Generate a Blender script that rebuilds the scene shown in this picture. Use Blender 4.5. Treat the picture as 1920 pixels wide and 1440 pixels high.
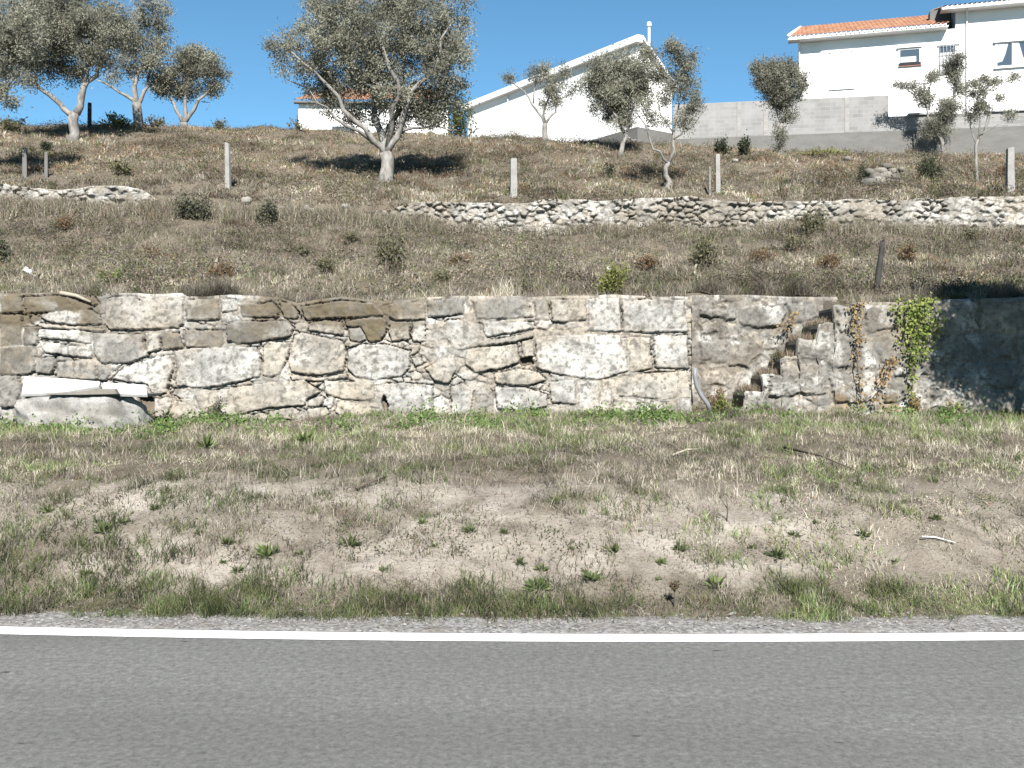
import bpy, math, random
import numpy as np
from mathutils import Vector

# ------------------------------------------------------------------ camera, sky, sun, exposure
for o in list(bpy.data.objects):
    bpy.data.objects.remove(o)
SC = bpy.context.scene
COL = SC.collection
F, CH, HY = 1867.0, 1.6, 690.0            # focal length in photo pixels, eye height, horizon row

cam = bpy.data.objects.new("camera", bpy.data.cameras.new("camera"))
COL.objects.link(cam)
cam.location = (0, 0, CH)
cam.rotation_euler = (math.radians(90), 0, 0)
cam.data.sensor_width = 36.0
cam.data.lens = 36.0 * F / 1920.0
cam.data.shift_y = -(720.0 - HY) / 1920.0
cam.data.clip_end = 6000
SC.camera = cam

SUN_EL, SUN_AZ = math.radians(37), math.radians(5)    # azimuth: degrees to the right of straight behind the camera
world = bpy.data.worlds.new("World")
SC.world = world
world.use_nodes = True
wn = world.node_tree
wn.nodes.clear()
sky = wn.nodes.new("ShaderNodeTexSky")
sky.sky_type = 'NISHITA'
sky.sun_disc = False
sky.sun_elevation = SUN_EL
sky.sun_rotation = math.pi - SUN_AZ
sky.air_density = 0.6
sky.dust_density = 0.0
sky.ozone_density = 1.2
sky.altitude = 300
bg = wn.nodes.new("ShaderNodeBackground")
bg.inputs[1].default_value = 0.057
wo = wn.nodes.new("ShaderNodeOutputWorld")
tint = wn.nodes.new("ShaderNodeMix"); tint.data_type = 'RGBA'; tint.blend_type = 'MULTIPLY'
tint.inputs[0].default_value = 1.0; tint.inputs[7].default_value = (0.74, 1.12, 1.09, 1)      # a slightly greener blue than the model's
wn.links.new(sky.outputs[0], tint.inputs[6]); wn.links.new(tint.outputs[2], bg.inputs[0])
wn.links.new(bg.outputs[0], wo.inputs[0])

sd = bpy.data.lights.new("sun", 'SUN')
sd.energy = 5.0
sd.angle = math.radians(0.5)
sd.color = (1.0, 0.955, 0.895)
sun = bpy.data.objects.new("sun", sd)
COL.objects.link(sun)
ldir = Vector((-math.sin(SUN_AZ) * math.cos(SUN_EL), math.cos(SUN_AZ) * math.cos(SUN_EL), -math.sin(SUN_EL)))
sun.rotation_euler = ldir.to_track_quat('-Z', 'Y').to_euler()
sun.location = (5, -20, 30)

SC.view_settings.view_transform = 'Standard'
SC.view_settings.look = 'None'
SC.view_settings.gamma = 1.0
SC.view_settings.use_curve_mapping = False
SC.view_settings.exposure = 1.6

R = np.random.default_rng(11)
random.seed(5)

# ------------------------------------------------------------------ noise
def _h(ix, iy, seed):
    n = (ix.astype(np.int64) * 374761393 + iy.astype(np.int64) * 668265263 + seed * 1442695041) & 0xffffffff
    n = ((n ^ (n >> 13)) * 1274126177) & 0xffffffff
    n = n ^ (n >> 16)
    return n / 4294967296.0

def vn(x, y, seed=0):
    x = np.asarray(x, float); y = np.asarray(y, float)
    ix = np.floor(x); iy = np.floor(y)
    fx = x - ix; fy = y - iy
    fx = fx * fx * (3 - 2 * fx); fy = fy * fy * (3 - 2 * fy)
    a = _h(ix, iy, seed); b = _h(ix + 1, iy, seed); c = _h(ix, iy + 1, seed); d = _h(ix + 1, iy + 1, seed)
    return (a * (1 - fx) + b * fx) * (1 - fy) + (c * (1 - fx) + d * fx) * fy

def fbm(x, y, seed=0, octv=4):
    t = 0; a = 0.5; s = 0
    for k in range(octv):
        t = t + a * vn(x * 2 ** k + 17.3 * k, y * 2 ** k - 9.1 * k, seed + k)
        s += a; a *= 0.5
    return t / s

def sst(a, b, v):
    t = np.clip((v - a) / (b - a), 0, 1)
    return t * t * (3 - 2 * t)

# ------------------------------------------------------------------ object helpers
def tag(o, label, cat, group=None):
    o["label"] = label; o["category"] = cat
    if group: o["group"] = group
    return o

def empty(name, loc, rz=0.0):
    o = bpy.data.objects.new(name, None)
    COL.objects.link(o)
    o.location = loc; o.rotation_euler = (0, 0, rz)
    o.empty_display_size = 0.2
    return o

def np_mesh(name, V, faces_flat, loop_tot, mat, parent=None, col=None, coldomain='FACE', smooth=False):
    me = bpy.data.meshes.new(name)
    V = np.ascontiguousarray(V, dtype=np.float32)
    faces_flat = np.ascontiguousarray(faces_flat, dtype=np.int32)
    loop_tot = np.ascontiguousarray(loop_tot, dtype=np.int32)
    me.vertices.add(len(V)); me.vertices.foreach_set("co", V.ravel())
    me.loops.add(len(faces_flat)); me.loops.foreach_set("vertex_index", faces_flat)
    me.polygons.add(len(loop_tot))
    st = np.zeros(len(loop_tot), np.int32); st[1:] = np.cumsum(loop_tot)[:-1]
    me.polygons.foreach_set("loop_start", st)
    me.polygons.foreach_set("use_smooth", np.full(len(loop_tot), smooth))
    me.update(calc_edges=True)
    if col is not None:
        at = me.attributes.new("col", 'FLOAT_COLOR', coldomain)
        c = np.ones((len(col), 4), np.float32); c[:, :3] = col
        at.data.foreach_set("color", c.ravel())
    if mat is not None: me.materials.append(mat)
    o = bpy.data.objects.new(name, me)
    COL.objects.link(o)
    if parent is not None: o.parent = parent
    return o

class MB:
    """collects boxes, prisms and tubes into one mesh"""
    def __init__(s): s.v = []; s.f = []
    def add(s, vs, fs):
        b = len(s.v); s.v += [tuple(p) for p in vs]; s.f += [tuple(i + b for i in f) for f in fs]
    def box(s, x0, x1, y0, y1, z0, z1):
        s.add([(x0,y0,z0),(x1,y0,z0),(x1,y1,z0),(x0,y1,z0),(x0,y0,z1),(x1,y0,z1),(x1,y1,z1),(x0,y1,z1)],
              [(0,3,2,1),(4,5,6,7),(0,1,5,4),(1,2,6,5),(2,3,7,6),(3,0,4,7)])
    def prism(s, prof, y0, y1):             # prof: list of (x, z), counter-clockwise seen from -y
        n = len(prof)
        s.add([(x, y0, z) for x, z in prof] + [(x, y1, z) for x, z in prof],
              [tuple(range(n)), tuple(range(2 * n - 1, n - 1, -1))] + [((i + 1) % n, i, n + i, n + (i + 1) % n) for i in range(n)])
    def tube(s, pts, rad, sides=6, cap=True, wob=0.0):
        pts = [np.asarray(p, float) for p in pts]; n = len(pts)
        vs = []; fs = []
        u = None
        for i in range(n):
            t = pts[min(i + 1, n - 1)] - pts[max(i - 1, 0)]
            t = t / (np.linalg.norm(t) + 1e-9)
            if u is None:
                a = np.array((1.0, 0, 0)) if abs(t[0]) < 0.8 else np.array((0, 1.0, 0))
                u = np.cross(t, a)
            u = u - t * np.dot(u, t); u = u / (np.linalg.norm(u) + 1e-9)
            w = np.cross(t, u)
            for k in range(sides):
                an = 2 * math.pi * k / sides
                r = rad[i] * (1 + (wob * random.uniform(-1, 1) if wob else 0))
                vs.append(pts[i] + r * (math.cos(an) * u + math.sin(an) * w))
        for i in range(n - 1):
            for k in range(sides):
                a = i * sides + k; b = i * sides + (k + 1) % sides
                fs.append((a, b, b + sides, a + sides))
        if cap:
            fs.append(tuple(range(sides - 1, -1, -1))); fs.append(tuple(range((n - 1) * sides, n * sides)))
        s.add(vs, fs)
    def build(s, name, mat, parent=None, smooth=False, bevel=0.0):
        me = bpy.data.meshes.new(name)
        me.from_pydata(s.v, [], s.f)
        me.update()
        if smooth:
            me.polygons.foreach_set("use_smooth", np.full(len(me.polygons), True))
        me.materials.append(mat)
        o = bpy.data.objects.new(name, me)
        COL.objects.link(o)
        if parent is not None: o.parent = parent
        if bevel > 0:
            m = o.modifiers.new("bevel", 'BEVEL'); m.width = bevel; m.segments = 2; m.limit_method = 'ANGLE'
        return o

# ------------------------------------------------------------------ materials
ALB = 0.76        # reflectance of everything, measured against the exposure above
class NT:
    def __init__(s, name):
        s.m = bpy.data.materials.new(name); s.m.use_nodes = True
        s.t = s.m.node_tree; s.t.nodes.clear()
        s.out = s.n("ShaderNodeOutputMaterial"); s.p = s.n("ShaderNodeBsdfPrincipled")
        s.l(s.p.outputs[0], s.out.inputs[0])
        s.p.inputs["Specular IOR Level"].default_value = 0.2
        s.p.inputs["Roughness"].default_value = 0.9
        s.tc = s.n("ShaderNodeTexCoord").outputs["Object"]
    def n(s, k, **kw):
        nd = s.t.nodes.new(k)
        for a, b in kw.items(): setattr(nd, a, b)
        return nd
    def l(s, a, b): s.t.links.new(a, b)
    def mapped(s, sc, loc=(0, 0, 0)):
        m = s.n("ShaderNodeMapping"); m.inputs["Scale"].default_value = sc; m.inputs["Location"].default_value = loc
        s.l(s.tc, m.inputs[0]); return m.outputs[0]
    def noise(s, scale, detail=4, rough=0.55, vec=None, dist=0.0):
        nd = s.n("ShaderNodeTexNoise")
        nd.inputs["Scale"].default_value = scale; nd.inputs["Detail"].default_value = detail
        nd.inputs["Roughness"].default_value = rough; nd.inputs["Distortion"].default_value = dist
        s.l(vec if vec is not None else s.tc, nd.inputs["Vector"]); return nd.outputs["Fac"]
    def voro(s, scale, vec=None, feature='F1', out="Distance"):
        nd = s.n("ShaderNodeTexVoronoi", feature=feature); nd.inputs["Scale"].default_value = scale
        s.l(vec if vec is not None else s.tc, nd.inputs["Vector"]); return nd.outputs[out]
    def ramp(s, fac, stops):
        nd = s.n("ShaderNodeValToRGB"); e = nd.color_ramp.elements
        while len(e) < len(stops): e.new(0.5)
        for k, (p, c) in enumerate(stops):
            e[k].position = p; e[k].color = (c, c, c, 1) if isinstance(c, (int, float)) else (*c, 1)
        s.l(fac, nd.inputs[0]); return nd.outputs[0]
    def mix(s, fac, a, b, mode='MIX'):
        nd = s.n("ShaderNodeMix", data_type='RGBA', blend_type=mode)
        for sock, v in ((nd.inputs[0], fac), (nd.inputs[6], a), (nd.inputs[7], b)):
            if isinstance(v, (int, float)): sock.default_value = v
            elif isinstance(v, tuple): sock.default_value = (*v, 1)
            else: s.l(v, sock)
        return nd.outputs[2]
    def attr(s, name="col"):
        nd = s.n("ShaderNodeAttribute"); nd.attribute_name = name; return nd.outputs["Color"]
    def base(s, c):
        if isinstance(c, tuple): s.p.inputs["Base Color"].default_value = (*[v * ALB for v in c], 1)
        else: s.l(s.mix(1.0, c, (ALB, ALB, ALB), 'MULTIPLY'), s.p.inputs["Base Color"])
    def bump(s, h, strength=0.3, dist=0.02):
        b = s.n("ShaderNodeBump"); b.inputs["Strength"].default_value = strength; b.inputs["Distance"].default_value = dist
        s.l(h, b.inputs["Height"]); s.l(b.outputs[0], s.p.inputs["Normal"])

def m_plain(name, c, rough=0.8, var=0.25, scale=6.0, spec=0.2, metal=0.0):
    t = NT(name)
    n = t.noise(scale, 5, 0.6)
    k = tuple(v * (1 - var) for v in c)
    t.base(t.mix(t.ramp(n, [(0.35, 0.0), (0.68, 1.0)]), k, c))
    t.p.inputs["Roughness"].default_value = rough; t.p.inputs["Specular IOR Level"].default_value = spec
    t.p.inputs["Metallic"].default_value = metal
    return t.m

def m_attr(name, rough=0.9, spec=0.1, transl=0.0, gain=1.0):
    t = NT(name)
    c = t.mix(1.0, t.attr(), (gain, gain, gain), 'MULTIPLY')
    t.base(c)
    t.p.inputs["Roughness"].default_value = rough; t.p.inputs["Specular IOR Level"].default_value = spec
    if transl > 0:
        tr = t.n("ShaderNodeBsdfTranslucent"); t.l(t.mix(1.0, c, (ALB, ALB, ALB), 'MULTIPLY'), tr.inputs[0])
        mx = t.n("ShaderNodeMixShader"); mx.inputs[0].default_value = transl
        t.l(t.p.outputs[0], mx.inputs[1]); t.l(tr.outputs[0], mx.inputs[2]); t.l(mx.outputs[0], t.out.inputs[0])
    return t.m

M = {}
M['grass'] = m_attr("grass_blades", 0.9, 0.08, 0.22, 0.84)
M['leaf'] = m_attr("leaf_surface", 0.8, 0.12, 0.46, 1.04)

def mk_ground():
    t = NT("soil_and_litter")
    big = t.noise(0.55, 5, 0.6); mid = t.noise(4.5, 6, 0.65); fine = t.noise(38, 4, 0.7)
    a = t.ramp(mid, [(0.3, (0.202, 0.176, 0.145)), (0.48, (0.334, 0.299, 0.255)), (0.66, (0.44, 0.405, 0.356))])
    b = t.ramp(mid, [(0.3, (0.0968, 0.081, 0.0616)), (0.55, (0.15, 0.128, 0.0968)), (0.75, (0.202, 0.176, 0.132))])
    at = t.attr("col")       # red channel: 1 on bare sandy soil, 0 where litter covers it
    sep = t.n("ShaderNodeSeparateColor"); t.l(at, sep.inputs[0])
    c = t.mix(sep.outputs[0], b, a)
    c = t.mix(t.ramp(fine, [(0.3, 0.0), (0.7, 1.0)]), t.mix(0.35, c, (0.0528, 0.044, 0.0352)), c)
    c = t.mix(t.ramp(big, [(0.4, 0.0), (0.62, 0.3)]), c, (0.132, 0.106, 0.0748))
    t.base(c)
    h = t.mix(0.5, fine, mid)
    t.bump(h, 1.0, 0.05)
    return t.m
M['ground'] = mk_ground()

def mk_asphalt():
    t = NT("worn_asphalt")
    sp = t.voro(170.0); sp2 = t.noise(48, 6, 0.85); mid = t.noise(22, 5, 0.7)
    big = t.noise(1.0, 3, 0.5, t.mapped((0.25, 1.3, 1)))
    c = t.ramp(sp2, [(0.25, (0.0903, 0.0909, 0.0889)), (0.5, (0.155, 0.155, 0.15)), (0.75, (0.23, 0.23, 0.222))])
    c = t.mix(t.ramp(sp, [(0.12, 0.45), (0.34, 0.0)]), c, (0.319, 0.319, 0.312))
    c = t.mix(t.ramp(mid, [(0.32, 0.65), (0.62, 0.0)]), c, (0.101, 0.101, 0.0986))
    c = t.mix(t.ramp(big, [(0.38, 0.55), (0.62, 0.0)]), c, (0.104, 0.104, 0.101))
    marks = t.noise(7.0, 2, 0.5, t.mapped((0.7, 2.2, 1), (3.1, 0.7, 0)))
    c = t.mix(t.ramp(marks, [(0.735, 0.0), (0.77, 0.8)]), c, (0.0208, 0.0208, 0.0222))
    gr = t.noise(26, 5, 0.85)
    c = t.mix(1.0, c, t.ramp(gr, [(0.34, (0.66, 0.66, 0.65)), (0.5, (1.0, 1.005, 0.99)), (0.66, (1.34, 1.35, 1.32))]), 'MULTIPLY')
    t.base(c); t.p.inputs["Roughness"].default_value = 0.85
    t.bump(sp2, 0.35, 0.006)
    return t.m
M['asphalt'] = mk_asphalt()

def mk_paint():
    t = NT("road_paint")
    n = t.noise(30, 5, 0.7); b = t.noise(3, 3, 0.6)
    c = t.mix(t.ramp(n, [(0.28, 1.0), (0.42, 0.0)]), (0.84, 0.84, 0.83), (0.5, 0.5, 0.5))
    c = t.mix(t.ramp(b, [(0.4, 0.12), (0.6, 0.0)]), c, (0.6, 0.6, 0.6))
    t.base(c); t.p.inputs["Roughness"].default_value = 0.6
    return t.m
M['paint'] = mk_paint()

def mk_gravel():
    t = NT("gravel_verge")
    v = t.voro(55, out="Color"); n = t.noise(5, 4, 0.6); f = t.noise(70, 3, 0.7)
    sep = t.n("ShaderNodeSeparateColor"); t.l(v, sep.inputs[0])
    c = t.ramp(sep.outputs[0], [(0.0, (0.112, 0.108, 0.105)), (0.5, (0.189, 0.183, 0.178)), (1.0, (0.294, 0.287, 0.28))])
    c = t.mix(t.ramp(n, [(0.45, 0.0), (0.7, 0.5)]), c, (0.14, 0.119, 0.091))
    t.base(c); t.bump(f, 0.6, 0.01)
    return t.m
M['gravel'] = mk_gravel()

def mk_stone(name, lich=0.5, dark=(0.07, 0.0644, 0.056)):
    t = NT(name)
    c = t.attr()
    n1 = t.noise(2.6, 6, 0.62, dist=0.4); n2 = t.noise(14, 5, 0.65); n3 = t.noise(75, 4, 0.75); n4 = t.noise(1.1, 4, 0.6)
    c = t.mix(t.ramp(n1, [(0.46, 0.0), (0.64, lich)]), c, (0.133, 0.129, 0.12))
    c = t.mix(t.ramp(n2, [(0.52, 0.0), (0.68, lich)]), c, dark)
    n5 = t.noise(34, 4, 0.7)
    c = t.mix(t.ramp(n5, [(0.56, 0.0), (0.70, lich * 0.9)]), c, dark)
    c = t.mix(t.ramp(n4, [(0.5, 0.0), (0.75, 0.35)]), c, (0.231, 0.182, 0.119), )
    sp = t.ramp(n3, [(0.3, 0.62), (0.5, 1.0), (0.72, 1.22)])
    c = t.mix(1.0, c, sp, 'MULTIPLY')
    t.base(c)
    h = t.mix(0.45, n2, n3)
    t.bump(h, 0.55, 0.025)
    return t.m
M['stone'] = mk_stone("granite_blocks", 0.5)
M['stone_rough'] = mk_stone("lichened_masonry", 0.85, (0.065, 0.06, 0.053))
M['rubble'] = mk_stone("rubble_stone", 0.45)

def mk_plaster():
    t = NT("white_plaster")
    n = t.noise(1.3, 5, 0.6); f = t.noise(40, 3, 0.6)
    t.base(t.ramp(n, [(0.3, (0.77, 0.77, 0.755)), (0.65, (0.83, 0.83, 0.825))]))
    t.bump(f, 0.15, 0.01); return t.m
M['plaster'] = mk_plaster()
M['white_trim'] = m_plain("white_trim", (0.8, 0.8, 0.79), 0.6, 0.06, 3)
M['grey_trim'] = m_plain("grey_trim", (0.4, 0.41, 0.42), 0.6, 0.15, 5)

def mk_tile():
    t = NT("terracotta_tiles")
    v = t.voro(3.2, out="Color"); n = t.noise(9, 5, 0.65)
    sep = t.n("ShaderNodeSeparateColor"); t.l(v, sep.inputs[0])
    c = t.ramp(sep.outputs[0], [(0.0, (0.195, 0.0938, 0.0562)), (0.5, (0.251, 0.126, 0.075)), (1.0, (0.292, 0.169, 0.109))])
    c = t.mix(t.ramp(n, [(0.5, 0.0), (0.75, 0.5)]), c, (0.165, 0.09, 0.06))
    t.base(c); return t.m
M['tile'] = mk_tile()

def mk_block():
    t = NT("concrete_blocks")
    mp = t.n("ShaderNodeSeparateXYZ"); t.l(t.tc, mp.inputs[0])
    cb = t.n("ShaderNodeCombineXYZ"); t.l(mp.outputs[0], cb.inputs[0]); t.l(mp.outputs[2], cb.inputs[1])
    b = t.n("ShaderNodeTexBrick"); t.l(cb.outputs[0], b.inputs["Vector"])
    b.inputs["Color1"].default_value = (0.159, 0.159, 0.155, 1); b.inputs["Color2"].default_value = (0.226, 0.223, 0.218, 1)
    b.inputs["Mortar"].default_value = (0.244, 0.242, 0.237, 1); b.inputs["Scale"].default_value = 1.0
    b.inputs["Mortar Size"].default_value = 0.012; b.inputs["Brick Width"].default_value = 0.5; b.inputs["Row Height"].default_value = 0.2
    n = t.noise(0.9, 5, 0.6); f = t.noise(14, 4, 0.7)
    c = t.mix(t.ramp(n, [(0.42, 0.0), (0.62, 0.55)]), b.outputs["Color"], (0.275, 0.272, 0.267))
    c = t.mix(t.ramp(f, [(0.4, 0.3), (0.6, 0.0)]), c, (0.19, 0.19, 0.187))
    t.base(c); t.bump(f, 0.3, 0.01); return t.m
M['block'] = mk_block()

def mk_concrete(name, a, b):
    t = NT(name)
    n = t.noise(1.4, 6, 0.65, t.mapped((0.6, 0.6, 1.8))); f = t.noise(20, 4, 0.7)
    c = t.ramp(n, [(0.3, a), (0.7, b)])
    c = t.mix(t.ramp(f, [(0.35, 0.3), (0.6, 0.0)]), c, tuple(v * 0.6 for v in a))
    t.base(c); t.bump(f, 0.3, 0.01); return t.m
M['footing'] = mk_concrete("stained_concrete", (0.112, 0.11, 0.104), (0.162, 0.159, 0.151))
M['post'] = mk_concrete("concrete_post", (0.194, 0.191, 0.18), (0.31, 0.302, 0.288))
M['slab'] = mk_concrete("pale_stone_slab", (0.446, 0.443, 0.432), (0.547, 0.544, 0.533))
M['step'] = mk_concrete("mossy_shaded_step", (0.085, 0.078, 0.066), (0.165, 0.154, 0.132))  # mossy stone, its colour darkened further to stand in for shade on the risers
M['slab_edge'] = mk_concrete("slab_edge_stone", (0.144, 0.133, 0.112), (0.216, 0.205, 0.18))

def mk_bark():
    t = NT("olive_bark")
    n = t.noise(9, 6, 0.7, t.mapped((1, 1, 0.35))); f = t.noise(3, 4, 0.6)
    c = t.ramp(n, [(0.3, (0.0864, 0.0792, 0.0706)), (0.5, (0.194, 0.184, 0.169)), (0.7, (0.317, 0.306, 0.288))])
    c = t.mix(t.ramp(f, [(0.45, 0.0), (0.7, 0.45)]), c, (0.144, 0.137, 0.122))
    t.base(c); t.bump(n, 0.6, 0.03); return t.m
M['bark'] = mk_bark()
M['wood'] = m_plain("weathered_wood", (0.216, 0.202, 0.18), 0.9, 0.5, 12)
M['dark_wood'] = m_plain("dark_wood", (0.054, 0.0504, 0.0475), 0.9, 0.4, 12)
M['twig'] = m_plain("twig_bark", (0.122, 0.101, 0.0792), 0.9, 0.4, 14)
M['straw'] = m_plain("bleached_stick", (0.36, 0.324, 0.259), 0.9, 0.3, 14)
M['hose'] = m_plain("grey_plastic_hose", (0.187, 0.194, 0.202), 0.55, 0.2, 9, 0.35)
M['plastic'] = m_plain("white_plastic", (0.562, 0.562, 0.562), 0.5, 0.08, 9, 0.3)
M['curtain'] = m_plain("net_curtain", (0.475, 0.482, 0.49), 0.9, 0.15, 25)
def mk_glass():
    t = NT("window_glass"); t.base((0.05, 0.07, 0.09)); t.p.inputs["Roughness"].default_value = 0.08
    t.p.inputs["Specular IOR Level"].default_value = 0.6; return t.m
M['glass'] = mk_glass()
M['dark_void'] = m_plain("dark_interior", (0.03, 0.03, 0.032), 0.9, 0.2, 5)
M['brick_sill'] = m_plain("red_sill", (0.36, 0.16, 0.13), 0.8, 0.2, 9)

# ------------------------------------------------------------------ terrain
def bend(x): return -0.0205 * x + 0.0111 * x * x / (1 + x * x / 100)
LINE = 5.90
BASE_Y = [(0, 800), (300, 792), (700, 781), (1100, 776), (1500, 772), (1920, 776)]
TOP_Y = [(0, 556), (200, 556), (500, 562), (780, 566), (1100, 560), (1290, 563), (1480, 574), (1600, 572), (1920, 556)]
W2T = [(0, 360), (260, 369), (340, 377), (780, 394), (1100, 389), (1500, 387), (1920, 381)]
W2B = [(0, 392), (260, 396), (340, 398), (700, 408), (780, 432), (900, 444), (1300, 437), (1600, 436), (1920, 452)]
POST_Y = [(0, 332), (87, 332), (428, 350), (962, 368), (1345, 362), (1893, 359)]
CREST = [(0, 237), (500, 240), (560, 243), (800, 250), (1000, 262), (1200, 274), (1400, 286), (1600, 291), (1920, 296)]
def yrow(D, pts): return (D, pts, None)
def zrow(D, z): return (D, None, z)
LOW = [zrow(-3000, -60), zrow(-60, -2), zrow(-8, -0.05), zrow(6.05, -0.03), zrow(6.25, 0.0), zrow(6.6, 0.075), zrow(7.0, 0.235),
       zrow(7.5, 0.43), zrow(8.2, 0.62), zrow(9.2, 0.73), zrow(10.6, 0.80), yrow(13.0, BASE_Y), yrow(14.4, [(p, y - 12) for p, y in BASE_Y])]
UP = [yrow(12.4, [(p, y + 14) for p, y in TOP_Y]), yrow(13.3, [(p, y + 3) for p, y in TOP_Y]),
      yrow(15.0, [(0, 536), (960, 540), (1920, 528)]), yrow(17.5, [(0, 505), (500, 515), (960, 512), (1920, 505)]),
      yrow(20.5, [(0, 462), (500, 470), (960, 478), (1920, 478)]), yrow(24.04, W2B), yrow(24.10, W2T),
      yrow(25.2, POST_Y), yrow(37.0, CREST),
      (46.0, [(-400, 262), (900, 285), (1150, 287), (1270, 284), (1400, 291), (1600, 296), (1920, 301)], None),
      zrow(62.0, 12.2), zrow(200, 8.0), zrow(3000, -60)]

def row_z(row, x):
    D, pts, z = row
    if pts is None: return np.full_like(x, z)
    p = np.array([q[0] for q in pts], float); y = np.array([q[1] for q in pts], float)
    return CH + (HY - np.interp(960 + x * F / D, p, y)) * D / F

def interp_rows(rows, x, D):
    out = np.zeros_like(x)
    zs = [row_z(r, x) for r in rows]
    for k in range(len(rows) - 1):
        a, b = rows[k][0], rows[k + 1][0]
        m = (D >= a) & (D < b) if k < len(rows) - 2 else (D >= a)
        if m.any():
            t = np.clip((D[m] - a) / (b - a), 0, 1)
            out[m] = zs[k][m] * (1 - t) + zs[k + 1][m] * t
    return out

XR0, XR1 = 2.37, 4.22            # the recess with the steps
def Dw(x): return np.where((x > XR0) & (x < XR1), 13.86, 13.13)
def ground_z(x, D, micro=True):
    x = np.atleast_1d(np.asarray(x, float)); D = np.atleast_1d(np.asarray(D, float))
    x, D = np.broadcast_arrays(x, D); x = x.copy(); D = D.copy()
    Dn = D - bend(x) * np.clip((12 - D) / 5, 0, 1) * np.clip((D + 12) / 5, 0, 1)
    low = interp_rows(LOW, x, Dn); up = interp_rows(UP, x, D)
    z = np.where(D < Dw(x), low, up)
    if micro:
        k = sst(6.2, 7.0, Dn)
        z = z + k * (0.12 * (fbm(x * 1.3, D * 1.3, 3, 3) - 0.5) + 0.10 * (fbm(x * 4.5, D * 4.5, 9, 3) - 0.5))
        k2 = sst(13.5, 16, D) * (1 - sst(60, 90, D))
        z = z + k2 * (0.34 * (fbm(x * 0.55, D * 0.55, 21, 3) - 0.5) + 0.30 * (fbm(x * 2.0, D * 2.0, 33, 3) - 0.5))
    return z

def gz(x, D): return float(ground_z(x, D)[0])
def P(px, py, D): return np.array(((px - 960) / F * D, D, CH + (HY - py) * D / F))
def unproj(px, py, D0=6.3, D1=52.0):
    """distance at which the sight line through a photo pixel meets the ground"""
    D = np.arange(D0, D1, 0.04)
    x = (px - 960) / F * D
    g = ground_z(x, D)
    ray = CH + (HY - py) * D / F
    hit = np.nonzero(g >= ray)[0]
    if len(hit): return float(D[hit[0]])
    return float(D[np.argmax((g - CH) / D)])
def on_ground(px, py, D0=6.3, D1=52.0):
    D = unproj(px, py, D0, D1); x = (px - 960) / F * D
    return x, D, gz(x, D)

def bare_mask(x, D):
    Dn = D - bend(x)
    px = 960 + x * F / D
    band = sst(6.5, 6.9, Dn) * (1 - sst(7.9, 9.0, Dn))
    n = fbm(x * 0.9 + 4, D * 1.3, 51, 4) * 0.7 + 0.3 * fbm(x * 4, D * 4, 57, 3)
    cen = 1 - 0.45 * sst(1300, 1800, px) - 0.25 * (1 - sst(60, 260, px))
    return np.clip(band * cen * sst(0.3, 0.55, n) * 1.1, 0, 1)

def axis(segments):
    out = []
    for a, b, st in segments:
        n = max(1, int(round((b - a) / st))); out += list(np.linspace(a, b, n, endpoint=False))
    return out
xs = axis([(-3000, -300, 300), (-300, -60, 20), (-60, -30, 2), (-30, -9, 0.35), (-9, 9, 0.1), (9, 32, 0.35), (32, 60, 2), (60, 300, 20), (300, 3001, 300)]) + [3001]
ys = axis([(-3000, -200, 250), (-200, -20, 20), (-20, 5.4, 1.5), (5.4, 13.0, 0.07), (13.0, 13.10, 0.05)]) + [13.11, 13.15, 13.2, 13.3, 13.45, 13.6, 13.75, 13.84, 13.88] + \
     axis([(13.95, 24.0, 0.13)]) + [24.0, 24.03, 24.11, 24.2] + axis([(24.35, 50, 0.22), (50, 62, 1.0), (62, 300, 14), (300, 3000, 300)]) + [3000]
XX, YY = np.meshgrid(np.array(xs), np.array(ys))
ZZ = ground_z(XX.ravel(), YY.ravel())
Vg = np.stack([XX.ravel(), YY.ravel(), ZZ], 1)
nx, ny = len(xs), len(ys)
def grid_faces(nx, ny, flip=False):
    i, j = np.meshgrid(np.arange(nx - 1), np.arange(ny - 1))
    a = (j * nx + i).ravel()
    q = np.stack([a, a + 1, a + nx + 1, a + nx], 1)
    if flip: q = q[:, ::-1]
    return q.ravel(), np.full(len(a), 4)
ff, lt = grid_faces(nx, ny)
bm_ = bare_mask(Vg[:, 0], np.maximum(Vg[:, 1], 1.0)) * (Vg[:, 1] > 5)
cg = np.stack([bm_, bm_, bm_], 1)
g = np_mesh("ground", Vg, ff, lt, M['ground'], None, cg, 'POINT', True); g["kind"] = "structure"

# road, line, gravel verge: sheets following the same gentle bend
rx = np.array(axis([(-220, -20, 5), (-20, 20, 0.1), (20, 220, 5)]) + [220])
def strip(name, offs, zf, mat):
    X, O = np.meshgrid(rx, np.array(offs))
    Y = LINE + bend(X) + O
    Z = zf(X, Y, O)
    o = np_mesh(name, np.stack([X.ravel(), Y.ravel(), np.broadcast_to(Z, X.shape).ravel()], 1), *grid_faces(len(rx), len(offs)), mat, None, None, 'FACE', True)
    o["kind"] = "structure"; return o
strip("road", [-6.6, -4, -2, 0.0, 0.17], lambda X, Y, O: np.zeros_like(X), M['asphalt'])
strip("road_edge_line", [-0.084, 0.084], lambda X, Y, O: np.full_like(X, 0.004), M['paint'])
strip("gravel_verge", [0.10, 0.14, 0.18, 0.22, 0.26, 0.30, 0.34, 0.40, 0.5],
      lambda X, Y, O: np.where(O < 0.12, -0.004, 0.007 + 0.012 * (fbm(X * 8, Y * 8, 70, 3) - 0.4)) + sst(0.24, 0.5, O) * 0.012, M['gravel'])

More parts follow.
